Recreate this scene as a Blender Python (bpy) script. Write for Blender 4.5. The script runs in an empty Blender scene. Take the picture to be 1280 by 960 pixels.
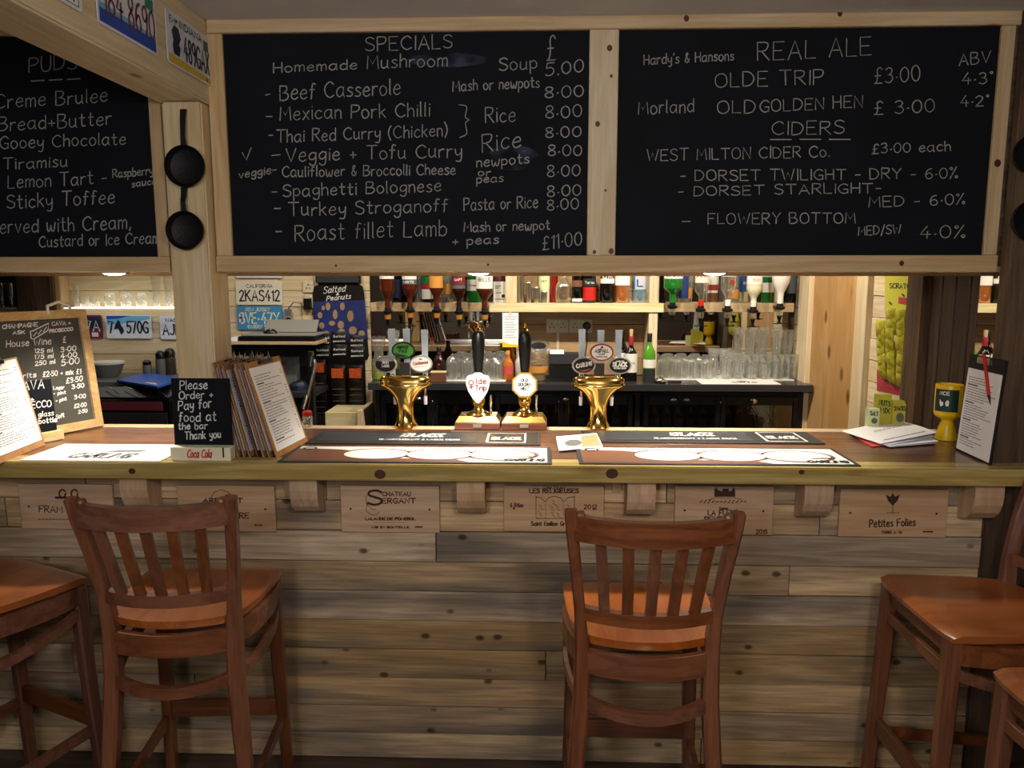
import bpy, bmesh, math, random
from mathutils import Vector, Matrix, Euler
random.seed(7)
SC = bpy.context.scene
COL = SC.collection
R = math.radians

# ------------------------------------------------------------------ camera, world, lights, exposure
EYE, PITCH, YAW, F = 1.76, R(8.0), R(1.9), 960.0
cam_d = bpy.data.cameras.new('camera'); cam_d.sensor_width = 36.0; cam_d.lens = 27.0; cam_d.clip_start = 0.05
cam = bpy.data.objects.new('camera', cam_d); COL.objects.link(cam)
cam.location = (0, 0, EYE); cam.rotation_euler = (math.pi/2-PITCH, 0, YAW)
SC.camera = cam
W = bpy.data.worlds.new('world'); SC.world = W; W.use_nodes = True
W.node_tree.nodes['Background'].inputs[0].default_value = (1.0, 0.85, 0.68, 1)
W.node_tree.nodes['Background'].inputs[1].default_value = 0.05
SC.view_settings.view_transform = 'Standard'; SC.view_settings.look = 'None'
SC.view_settings.gamma = 1.0; SC.view_settings.use_curve_mapping = False
SC.view_settings.exposure = 0.0

def lamp(name, kind, loc, energy, color, rot=(0,0,0), **kw):
    d = bpy.data.lights.new(name, kind); d.energy = energy; d.color = color
    for k, v in kw.items(): setattr(d, k, v)
    o = bpy.data.objects.new(name, d); o.location = loc; o.rotation_euler = rot; COL.objects.link(o); return o
# drinkers' side of the room: two dim ceiling fittings behind the camera
lamp('room_light', 'POINT', (0.45, 0.0, 2.2), 50, (1.0, 0.89, 0.76), shadow_soft_size=0.10)
lamp('room_light', 'POINT', (-0.7, -0.9, 2.15), 80, (0.97, 0.96, 1.0), shadow_soft_size=0.25)
# staff side: bright warm fittings above the work aisle
for bx, be in ((-2.5, 1.5), (-1.5, 8), (-0.6, 12), (0.1, 13), (0.75, 15), (1.3, 13)):
    lamp('bar_light', 'SPOT', (bx, 3.85, 2.5), be*4, (1.0, 0.90, 0.76), rot=(R(22), 0, 0), spot_size=R(150), spot_blend=0.8, shadow_soft_size=0.05)

# a picture position and a distance give a point of the room
_m = Euler((math.pi/2-PITCH, 0, YAW), 'XYZ').to_matrix()
def _ray(px, py): return _m @ Vector(((px-640)/F, -(py-480)/F, -1.0))
def P(px, py, y):
    d = _ray(px, py); return Vector((0, 0, EYE)) + d*(y/d.y)
def PZ(px, py, z):
    d = _ray(px, py); return Vector((0, 0, EYE)) + d*((z-EYE)/d.z)
def PXW(px, py, x):
    d = _ray(px, py); return Vector((0, 0, EYE)) + d*(x/d.x)

# ------------------------------------------------------------------ materials
def lin(h):
    if isinstance(h, str):
        c = [int(h[i:i+2], 16)/255 for i in (0, 2, 4)]
    else: c = list(h)
    return tuple((v/12.92 if v <= .04045 else ((v+.055)/1.055)**2.4) for v in c) + (1.0,)
MATS = {}
def plain(name, col, rough=.5, metal=0, bump=0, bscale=60, trans=0, ior=1.45, emit=0, spec=.5, var=0.0, alpha=1):
    if name in MATS: return MATS[name]
    m = bpy.data.materials.new(name); m.use_nodes = True; nt = m.node_tree; b = nt.nodes['Principled BSDF']
    b.inputs['Base Color'].default_value = lin(col); b.inputs['Roughness'].default_value = rough
    b.inputs['Metallic'].default_value = metal; b.inputs['IOR'].default_value = ior
    b.inputs['Transmission Weight'].default_value = trans; b.inputs['Specular IOR Level'].default_value = spec
    if emit: b.inputs['Emission Color'].default_value = lin(col); b.inputs['Emission Strength'].default_value = emit
    tc = nt.nodes.new('ShaderNodeTexCoord')
    nz = nt.nodes.new('ShaderNodeTexNoise'); nz.inputs['Scale'].default_value = bscale; nz.inputs['Detail'].default_value = 5
    nt.links.new(tc.outputs['Object'], nz.inputs['Vector'])
    if bump:
        bp = nt.nodes.new('ShaderNodeBump'); bp.inputs['Strength'].default_value = bump; bp.inputs['Distance'].default_value = .004
        nt.links.new(nz.outputs[0], bp.inputs['Height']); nt.links.new(bp.outputs[0], b.inputs['Normal'])
    if var:
        hs = nt.nodes.new('ShaderNodeHueSaturation'); hs.inputs['Color'].default_value = lin(col)
        mr = nt.nodes.new('ShaderNodeMapRange'); mr.inputs[3].default_value = 1-var; mr.inputs[4].default_value = 1+var
        mr.inputs[1].default_value = .3; mr.inputs[2].default_value = .7
        nt.links.new(nz.outputs[0], mr.inputs[0]); nt.links.new(mr.outputs[0], hs.inputs['Value'])
        nt.links.new(hs.outputs[0], b.inputs['Base Color'])
    MATS[name] = m; return m

def wood(name, c1, c2, axis='x', bs=(1.6, 6), ks=(2.6, 5.2), knot='5a3a1e', kd=.05, rough=.5, var=.18, blotch=None, bl=.5, freq=9, bump=.25, fine=.25, spec=.4, coat=0):
    """grain runs along axis; every object shifts the pattern and its tone a little"""
    m = bpy.data.materials.new(name); m.use_nodes = True; nt = m.node_tree; N = nt.nodes; L = nt.links
    b = N['Principled BSDF']; b.inputs['Roughness'].default_value = rough; b.inputs['Specular IOR Level'].default_value = spec
    if coat: b.inputs['Coat Weight'].default_value = coat; b.inputs['Coat Roughness'].default_value = .15
    tc = N.new('ShaderNodeTexCoord'); oi = N.new('ShaderNodeObjectInfo')
    mul = N.new('ShaderNodeVectorMath'); mul.operation = 'SCALE'; mul.inputs[0].default_value = (37, 53, 71)
    L.new(oi.outputs['Random'], mul.inputs['Scale'])
    add = N.new('ShaderNodeVectorMath'); add.operation = 'ADD'; L.new(tc.outputs['Object'], add.inputs[0]); L.new(mul.outputs[0], add.inputs[1])
    def mapped(a, c):
        mp = N.new('ShaderNodeMapping'); s = [c, c, c]; s['xyz'.index(axis)] = a
        mp.inputs['Scale'].default_value = s; L.new(add.outputs[0], mp.inputs['Vector']); return mp.outputs[0]
    n1 = N.new('ShaderNodeTexNoise'); n1.inputs['Scale'].default_value = 1; n1.inputs['Detail'].default_value = 4; n1.inputs['Distortion'].default_value = 1.2
    L.new(mapped(.7, freq), n1.inputs['Vector'])
    n2 = N.new('ShaderNodeTexNoise'); n2.inputs['Scale'].default_value = 1; n2.inputs['Detail'].default_value = 6
    L.new(mapped(5, 110), n2.inputs['Vector'])
    wv = N.new('ShaderNodeMath'); wv.operation = 'MULTIPLY'; wv.inputs[1].default_value = 26; L.new(n1.outputs[0], wv.inputs[0])
    sn = N.new('ShaderNodeMath'); sn.operation = 'SINE'; L.new(wv.outputs[0], sn.inputs[0])
    r1 = N.new('ShaderNodeMapRange'); r1.inputs[1].default_value = -1; r1.inputs[2].default_value = 1; L.new(sn.outputs[0], r1.inputs[0])
    mx = N.new('ShaderNodeMixRGB'); mx.inputs[1].default_value = lin(c1); mx.inputs[2].default_value = lin(c2); L.new(r1.outputs[0], mx.inputs[0])
    # broad tone
    n3 = N.new('ShaderNodeTexNoise'); n3.inputs['Scale'].default_value = 1; n3.inputs['Detail'].default_value = 3
    L.new(mapped(*bs), n3.inputs['Vector'])
    out = mx.outputs[0]
    if blotch:
        rr = N.new('ShaderNodeMapRange'); rr.inputs[1].default_value = .5; rr.inputs[2].default_value = .68; rr.inputs[4].default_value = bl
        L.new(n3.outputs[0], rr.inputs[0])
        m3 = N.new('ShaderNodeMixRGB'); L.new(rr.outputs[0], m3.inputs[0]); L.new(out, m3.inputs[1]); m3.inputs[2].default_value = lin(blotch); out = m3.outputs[0]
    # fibres
    f1 = N.new('ShaderNodeMapRange'); f1.inputs[1].default_value = .3; f1.inputs[2].default_value = .7; f1.inputs[3].default_value = 1-fine; f1.inputs[4].default_value = 1+fine*.6
    L.new(n2.outputs[0], f1.inputs[0])
    m4 = N.new('ShaderNodeMixRGB'); m4.blend_type = 'MULTIPLY'; m4.inputs[0].default_value = 1; L.new(out, m4.inputs[1]); L.new(f1.outputs[0], m4.inputs[2]); out = m4.outputs[0]
    # knots
    if kd:
        vo = N.new('ShaderNodeTexVoronoi'); vo.inputs['Scale'].default_value = 1; vo.inputs['Randomness'].default_value = 1
        L.new(mapped(*ks), vo.inputs['Vector'])
        kr = N.new('ShaderNodeMapRange'); kr.inputs[1].default_value = kd; kr.inputs[2].default_value = kd*2.0; kr.inputs[3].default_value = .85; kr.inputs[4].default_value = 0
        L.new(vo.outputs['Distance'], kr.inputs[0])
        if ks[1] > 5.5:
            sp = N.new('ShaderNodeSeparateColor'); L.new(vo.outputs['Color'], sp.inputs[0]); gt = N.new('ShaderNodeMath'); gt.operation = 'GREATER_THAN'; gt.inputs[1].default_value = .3; L.new(sp.outputs[0], gt.inputs[0])
            km = N.new('ShaderNodeMath'); km.operation = 'MULTIPLY'; L.new(gt.outputs[0], km.inputs[0]); L.new(kr.outputs[0], km.inputs[1]); kr = km
        m5 = N.new('ShaderNodeMixRGB'); L.new(kr.outputs[0], m5.inputs[0]); L.new(out, m5.inputs[1]); m5.inputs[2].default_value = lin(knot); out = m5.outputs[0]
    hs = N.new('ShaderNodeHueSaturation'); vr = N.new('ShaderNodeMapRange'); vr.inputs[3].default_value = 1-var; vr.inputs[4].default_value = 1+var*.7
    L.new(oi.outputs['Random'], vr.inputs[0]); L.new(vr.outputs[0], hs.inputs['Value'])
    sr = N.new('ShaderNodeMath'); sr.operation = 'MULTIPLY'; sr.inputs[1].default_value = 7.3; L.new(oi.outputs['Random'], sr.inputs[0])
    s2 = N.new('ShaderNodeMath'); s2.operation = 'FRACT'; L.new(sr.outputs[0], s2.inputs[0])
    s3 = N.new('ShaderNodeMapRange'); s3.inputs[3].default_value = 1-var; s3.inputs[4].default_value = 1.1; L.new(s2.outputs[0], s3.inputs[0]); L.new(s3.outputs[0], hs.inputs['Saturation'])
    L.new(out, hs.inputs['Color']); L.new(hs.outputs[0], b.inputs['Base Color'])
    bp = N.new('ShaderNodeBump'); bp.inputs['Strength'].default_value = bump; bp.inputs['Distance'].default_value = .003
    L.new(n2.outputs[0], bp.inputs['Height']); L.new(bp.outputs[0], b.inputs['Normal'])
    MATS[name] = m; return m

def thin_glass(name, col, body=.12, rough=.03, bmp=.05):
    """clear thin-walled glass: see-through face on, brighter and reflective at grazing angles"""
    m = bpy.data.materials.new(name); m.use_nodes = True; nt = m.node_tree; N = nt.nodes; L = nt.links
    for n in list(N):
        if n.type != 'OUTPUT_MATERIAL': N.remove(n)
    out = [n for n in N if n.type == 'OUTPUT_MATERIAL'][0]
    tr = N.new('ShaderNodeBsdfTransparent'); tr.inputs[0].default_value = lin(col)
    gl = N.new('ShaderNodeBsdfGlossy'); gl.inputs['Roughness'].default_value = rough; gl.inputs[0].default_value = (1, 1, 1, 1)
    tcg = N.new('ShaderNodeTexCoord'); ng = N.new('ShaderNodeTexNoise'); ng.inputs['Scale'].default_value = 45; bg = N.new('ShaderNodeBump'); bg.inputs['Strength'].default_value = bmp; bg.inputs['Distance'].default_value = .01
    L.new(tcg.outputs['Object'], ng.inputs['Vector']); L.new(ng.outputs[0], bg.inputs['Height']); L.new(bg.outputs[0], gl.inputs['Normal'])
    df = N.new('ShaderNodeBsdfTranslucent'); df.inputs[0].default_value = lin(col)
    lw = N.new('ShaderNodeLayerWeight'); lw.inputs['Blend'].default_value = .35
    mr = N.new('ShaderNodeMapRange'); mr.inputs[3].default_value = .12; mr.inputs[4].default_value = .85; L.new(lw.outputs['Facing'], mr.inputs[0])
    mx = N.new('ShaderNodeMixShader'); mx.inputs[0].default_value = body; L.new(tr.outputs[0], mx.inputs[1]); L.new(df.outputs[0], mx.inputs[2])
    m2 = N.new('ShaderNodeMixShader'); L.new(mr.outputs[0], m2.inputs[0]); L.new(mx.outputs[0], m2.inputs[1]); L.new(gl.outputs[0], m2.inputs[2])
    L.new(m2.outputs[0], out.inputs['Surface']); MATS[name] = m; return m

M = MATS
for ax in 'xyz':
    wood('pine_'+ax, 'cbb28c', 'bfa278', ax, kd=.05, rough=.55, var=.06, knot='6b4626', fine=.14, bump=.12)
    wood('pale_pine_'+ax, 'd8c6a4', 'cdb68e', ax, kd=.045, rough=.55, var=.08, knot='75502c', fine=.12, bump=.12)
    wood('old_timber_'+ax, '6b5138', '4f3a26', ax, kd=.04, rough=.7, var=.15, knot='20160e', fine=.35, bump=.4, blotch='33261a', bl=.6)
wood('counter_edge', 'b3a06a', '9f8a52', 'x', ks=(2.2, 6), kd=.10, rough=.35, var=.06, knot='4a2413', fine=.18, bump=.1, freq=14, coat=.3)
wood('counter_brown', '6b4025', '543018', 'x', kd=0, rough=.3, var=.2, fine=.3, bump=.12, coat=.3)
wood('weathered', 'c8aa7e', 'b29168', 'x', ks=(7, 11), kd=.075, rough=.75, var=.30, knot='2c2118', fine=.3, bump=.45, blotch='6a6056', bl=.8, freq=6, bs=(1.1, 8))
wood('crate_wood', 'c8a886', 'bd9a76', 'x', kd=0, rough=.6, var=.1, fine=.12, bump=.08, blotch='a06848', bl=.35)
wood('corbel_wood', 'c8aa8a', 'b99a79', 'z', kd=.03, rough=.6, var=.08, fine=.12, bump=.08, knot='5a3c24')
wood('plywood', 'bb9464', 'ad8452', 'z', ks=(3.5, 6), kd=.09, rough=.5, var=.03, knot='63391c', fine=.1, bump=.05, freq=3)
wood('dark_panel', '4e3b29', '3d2d1f', 'z', kd=0, rough=.6, var=.12, fine=.3, bump=.3, blotch='2b2017', bl=.5)
wood('shelf_wood', 'dccfa6', 'd2bf8e', 'x', kd=.03, rough=.5, var=.03, fine=.1, bump=.06)
for ax in 'xz':
    wood('stool_'+ax, '784a32', '663c27', ax, kd=0, rough=.33, var=.10, fine=.22, bump=.06, coat=.45)
wood('stool_seat', 'a35e30', '935026', 'y', kd=0, rough=.3, var=.08, fine=.15, bump=.03, coat=.8, freq=5)
wood('boarding_dark', 'b08e64', 'a07f56', 'x', kd=.05, rough=.55, var=.12, knot='5f3d22', fine=.16, bump=.12)
wood('floor_wood', '4a3c30', '3a2e26', 'x', kd=.02, rough=.55, var=.2, fine=.3, bump=.2)
wood('clip_wood', 'ad8258', '9f7449', 'z', kd=0, rough=.5, var=.1, fine=.08, bump=.03)
wood('frame_wood', 'c9aa7c', 'bb9865', 'x', kd=0, rough=.5, var=.05, fine=.14, bump=.06)
plain('ceiling_paint', 'c9c4c0', .9, bump=.2, bscale=120)
plain('wall_paint', '5f5244', .9, bump=.15, bscale=80)
plain('slate', '0a0d15', .8, spec=.25, var=.25, bscale=4)
plain('slate_grey', '45443f', .75, var=.1, bscale=6)
plain('chalk', '969694', .95, var=.3, bscale=300)
plain('chalk_white', 'dcdcd8', .9)
plain('chalk_smudge', '252a36', .9)
plain('black_plastic', '0b0b0c', .35); plain('black_matt', '0c0c0d', .7); plain('black_iron', '101011', .55, metal=.3, bump=.3, bscale=90)
plain('worktop', '333233', .22, bump=.05); plain('grey_plastic', '5f6261', .5); plain('white_plastic', 'dad6cb', .4)
plain('socket_plastic', 'c9bda2', .45)
plain('paper', 'efefef', .8, var=.02, bscale=9); plain('paper_cool', 'cfd0e2', .8); plain('ink', '202024', .8); plain('grey_ink', '55565c', .8)
plain('brass', 'e6c06c', .12, metal=1.0); plain('chrome', 'd8d8d8', .12, metal=1.0); plain('steel', 'b9b6ae', .28, metal=1.0)
plain('brass_plate', 'dcb765', .25, metal=1.0)
plain('mirror_silver', 'd5d3cc', .015, metal=1.0)
plain('plate_white', 'cfd3dc', .4); plain('plate_cream', 'd9d3bf', .4); plain('plate_blue', '3f86b4', .4); plain('sky_blue', '6ba5c8', .4)
plain('deep_blue', '2446a0', .4); plain('maroon', '6b2a3a', .5); plain('navy', '16223f', .5); plain('yellow', 'e9c61b', .4); plain('plate_yellow', 'cfae3a', .5)
plain('sticker_green', '2f7f62', .6); plain('folder_blue', '2d5cc0', .35); plain('red', 'b8221c', .4); plain('coral_red', 'c94a44', .6); plain('cola_red', 'c2402f', .6)
plain('mat_rubber', '2a2a2c', .6); plain('mat_black', '1e2023', .45); plain('mat_white', 'e6e2da', .5); plain('mat_copper', '6e4630', .5); plain('mat_foam', 'f3efe6', .5)
plain('mat_grey', '6b6f74', .5)
plain('badge_green', '4f9a3a', .3); plain('badge_black', '17120f', .3); plain('badge_white', 'e8e4dd', .3); plain('badge_red', '8c2f22', .4); plain('badge_silver', 'b5aea4', .3, metal=.6)
plain('clip_white', 'eeebe6', .4); plain('clip_pink', '6e1a20', .6); plain('clip_gold', 'c79b3a', .3, metal=.5)
plain('charity_yellow', 'e6b90f', .35); plain('charity_green', '14352e', .4)
plain('snack_yellow', 'a89f2c', .28, bump=1.0, bscale=38, var=.4); plain('snack_card', 'b8b13a', .6, var=.08, bscale=14); plain('snack_red', 'a5323a', .5)
plain('nut_black', '15130f', .35, bump=.4, bscale=80); plain('nut_brown', '160e0b', .3, bump=.4, bscale=70); plain('nut_blue', '1d2c68', .5, var=.25, bscale=8); plain('nut_tan', 'a08058', .6); plain('nut_orange', 'b2481c', .5, var=.4, bscale=90)
plain('brown_spirit', '4c1d0c', .12, spec=.8); plain('dark_spirit', '2a0f08', .12, spec=.8); plain('amber_spirit', 'b5631a', .12, spec=.8); plain('red_spirit', '7e1813', .15, spec=.8)
plain('green_glass', '1c6b26', .1, spec=.8); plain('wine_green', '4d8f23', .1, spec=.8); plain('black_glass', '0d0c0b', .1, spec=.8); plain('white_bottle', 'dedad0', .2); plain('cream_bottle', 'd8cfae', .2)
plain('blue_label', '21407c', .5); plain('label_white', 'e5e1d6', .6); plain('label_green', '1f6f33', .5); plain('label_amber', 'c98a3a', .6); plain('label_lime', 'ccd7a0', .6)
plain('cork', 'c9a57c', .7); plain('foil_red', '8c1c26', .35); plain('acrylic', 'c3d0da', .15, spec=.8); plain('tip_white', 'd9cfd6', .4)
plain('cream_card', 'e3dcc0', .6); plain('coin', 'a08a66', .45); plain('note', 'd8b98c', .7)
thin_glass('clear_glass', 'fbfdfa', .12, .06); thin_glass('pint_glass', 'fbfdfa', .25, .05, .6); thin_glass('smoky_glass', '8f948f', .06)
thin_glass('door_glass', '8c8c8c', .01)
plain('bulb', 'fff2d8', .5, emit=14)
plain('strip_glow', 'f7f4ea', .5, emit=1.6)  # glow of the bright glass shelf and the added cooler strips

# ------------------------------------------------------------------ mesh helpers
WM = {}                                             # world matrix of every thing that carries parts
class MB:
    def __init__(s): s.bm = bmesh.new()
    def face(s, pts):
        try: return s.bm.faces.new([s.bm.verts.new(p) for p in pts])
        except ValueError: return None
    def box(s, x0, x1, y0, y1, z0, z1, bev=0, mat=None):
        vs = [s.bm.verts.new((x, y, z)) for x in (x0, x1) for y in (y0, y1) for z in (z0, z1)]
        fs = [s.bm.faces.new([vs[i] for i in f]) for f in ((0,1,3,2),(4,6,7,5),(0,4,5,1),(2,3,7,6),(0,2,6,4),(1,5,7,3))]
        if mat is not None: bmesh.ops.transform(s.bm, matrix=mat, verts=vs)
        if bev:
            es = list({e for f in fs for e in f.edges}); bmesh.ops.bevel(s.bm, geom=es, offset=bev, segments=1 if bev < .004 else 2, affect='EDGES')
        return s
    def obox(s, o, u, v, w, bev=0):
        """box from a corner o and three edge vectors"""
        o, u, v, w = map(Vector, (o, u, v, w))
        m = Matrix(((u.x, v.x, w.x, o.x), (u.y, v.y, w.y, o.y), (u.z, v.z, w.z, o.z), (0, 0, 0, 1)))
        n0 = len(s.bm.verts); vs = [s.bm.verts.new(m @ Vector((x, y, z))) for x in (0,1) for y in (0,1) for z in (0,1)]
        fs = [s.bm.faces.new([vs[i] for i in f]) for f in ((0,1,3,2),(4,6,7,5),(0,4,5,1),(2,3,7,6),(0,2,6,4),(1,5,7,3))]
        if bev: bmesh.ops.bevel(s.bm, geom=list({e for f in fs for e in f.edges}), offset=bev, segments=2, affect='EDGES')
        return s
    def lathe(s, prof, c=(0,0,0), n=20, sx=1, sy=1, mat=None, cap=True):
        rings = []; new = []
        for r, z in prof:
            ring = [s.bm.verts.new((c[0]+r*sx*math.cos(2*math.pi*i/n), c[1]+r*sy*math.sin(2*math.pi*i/n), c[2]+z)) for i in range(n)]
            rings.append(ring); new += ring
        for a, b in zip(rings, rings[1:]):
            for i in range(n): s.bm.faces.new((a[i], a[(i+1) % n], b[(i+1) % n], b[i]))
        if cap:
            s.bm.faces.new(list(reversed(rings[0]))); s.bm.faces.new(rings[-1])
        if mat is not None: bmesh.ops.transform(s.bm, matrix=mat, verts=new)
        return s
    def loft(s, secs, n=24, cap=True):
        """ellipse sections (cx, cy, z, rx, ry)"""
        rings = [[s.bm.verts.new((cx+rx*math.cos(2*math.pi*i/n), cy+ry*math.sin(2*math.pi*i/n), z)) for i in range(n)] for cx, cy, z, rx, ry in secs]
        for a, b in zip(rings, rings[1:]):
            for i in range(n): s.bm.faces.new((a[i], a[(i+1) % n], b[(i+1) % n], b[i]))
        if cap: s.bm.faces.new(list(reversed(rings[0]))); s.bm.faces.new(rings[-1])
        return s
    def sweep(s, path, w, h, side=(1,0,0), n=4, cap=True):
        """bar with a w x h section (n=4) or round section (n>4, w is the radius) along a path; w, h may be lists"""
        path = [Vector(p) for p in path]; side = Vector(side); rings = []
        for i, p in enumerate(path):
            t = (path[min(i+1, len(path)-1)]-path[max(i-1, 0)]).normalized()
            ww = w[i] if isinstance(w, (list, tuple)) else w; hh = h[i] if isinstance(h, (list, tuple)) else h
            a = (side-t*side.dot(t))
            if a.length < 1e-5: a = t.orthogonal()
            a.normalize(); b = t.cross(a)
            if n == 4: off = [a*(-ww/2)+b*(-hh/2), a*(ww/2)+b*(-hh/2), a*(ww/2)+b*(hh/2), a*(-ww/2)+b*(hh/2)]
            elif n == 8:
                c = min(ww, hh)*.16; off = [a*x+b*y for x, y in ((-ww/2+c,-hh/2),(ww/2-c,-hh/2),(ww/2,-hh/2+c),(ww/2,hh/2-c),(ww/2-c,hh/2),(-ww/2+c,hh/2),(-ww/2,hh/2-c),(-ww/2,-hh/2+c))]
            else: off = [a*(ww*math.cos(2*math.pi*k/n))+b*(ww*math.sin(2*math.pi*k/n)) for k in range(n)]
            rings.append([s.bm.verts.new(p+o) for o in off])
        k = len(rings[0])
        for a, b in zip(rings, rings[1:]):
            for i in range(k): s.bm.faces.new((a[i], a[(i+1) % k], b[(i+1) % k], b[i]))
        if cap: s.bm.faces.new(list(reversed(rings[0]))); s.bm.faces.new(rings[-1])
        return s
    def prism(s, pts, d):
        """flat outline pushed along vector d"""
        pts = [Vector(p) for p in pts]; d = Vector(d)
        a = [s.bm.verts.new(p) for p in pts]; b = [s.bm.verts.new(p+d) for p in pts]; k = len(a)
        s.bm.faces.new(a); s.bm.faces.new(list(reversed(b)))
        for i in range(k): s.bm.faces.new((a[i], b[i], b[(i+1) % k], a[(i+1) % k]))
        return s
    def build(s, name, mat, parent=None, smooth=False, local=False, origin=None):
        me = bpy.data.meshes.new(name); bm = s.bm
        if not bm.faces: raise ValueError('empty '+name)
        bmesh.ops.recalc_face_normals(bm, faces=bm.faces)
        loc = Vector((0, 0, 0))
        if not local:
            if parent is not None: bmesh.ops.transform(bm, matrix=WM[parent.name].inverted(), verts=bm.verts)
            else:
                if origin is None:
                    xs = [v.co.x for v in bm.verts]; ys = [v.co.y for v in bm.verts]; zs = [v.co.z for v in bm.verts]
                    origin = ((min(xs)+max(xs))/2, (min(ys)+max(ys))/2, min(zs))
                loc = Vector(origin); bmesh.ops.translate(bm, vec=-loc, verts=bm.verts)
        bm.to_mesh(me); bm.free(); me.materials.append(M[mat] if isinstance(mat, str) else mat)
        if smooth:
            for p in me.polygons: p.use_smooth = True
            try: me.set_sharp_from_angle(angle=R(42))
            except Exception: pass
        o = bpy.data.objects.new(name, me); COL.objects.link(o); o.location = loc
        if parent is not None: o.parent = parent; WM[o.name] = WM[parent.name].copy()
        else: WM[o.name] = Matrix.Translation(loc)
        return o

ORD = ['first', 'second', 'third', 'fourth', 'fifth', 'sixth', 'seventh', 'eighth', 'ninth']
def tag(o, label, cat, group=None, kind=None):
    o['label'] = label; o['category'] = cat
    if group: o['group'] = group
    if kind: o['kind'] = kind
    return o
def thing(name, label, cat, loc=(0,0,0), rz=0, group=None, rot=None):
    o = bpy.data.objects.new(name, None); COL.objects.link(o); o.empty_display_size = .05
    o.location = loc; o.rotation_euler = rot if rot else (0, 0, rz)
    WM[o.name] = Matrix.Translation(Vector(loc)) @ Euler(rot if rot else (0, 0, rz)).to_matrix().to_4x4()
    return tag(o, label, cat, group)
def structure(o): o['kind'] = 'structure'; return o
def holder(name):
    o = bpy.data.objects.new(name, None); COL.objects.link(o); o['kind'] = 'structure'; WM[o.name] = Matrix.Identity(4); return o
def dup(root, loc, rz=0, label=None, group=None, rot=None, scale=None):
    r = root.copy(); COL.objects.link(r); r.location = loc; r.rotation_euler = rot if rot else (0, 0, rz)
    if scale: r.scale = (scale,)*3 if not isinstance(scale, tuple) else scale
    if label: r['label'] = label
    if group: r['group'] = group
    for ch in list(root.children):
        c = ch.copy(); COL.objects.link(c); c.parent = r
        for g in ch.children:
            d = g.copy(); COL.objects.link(d); d.parent = c
    return r

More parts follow.
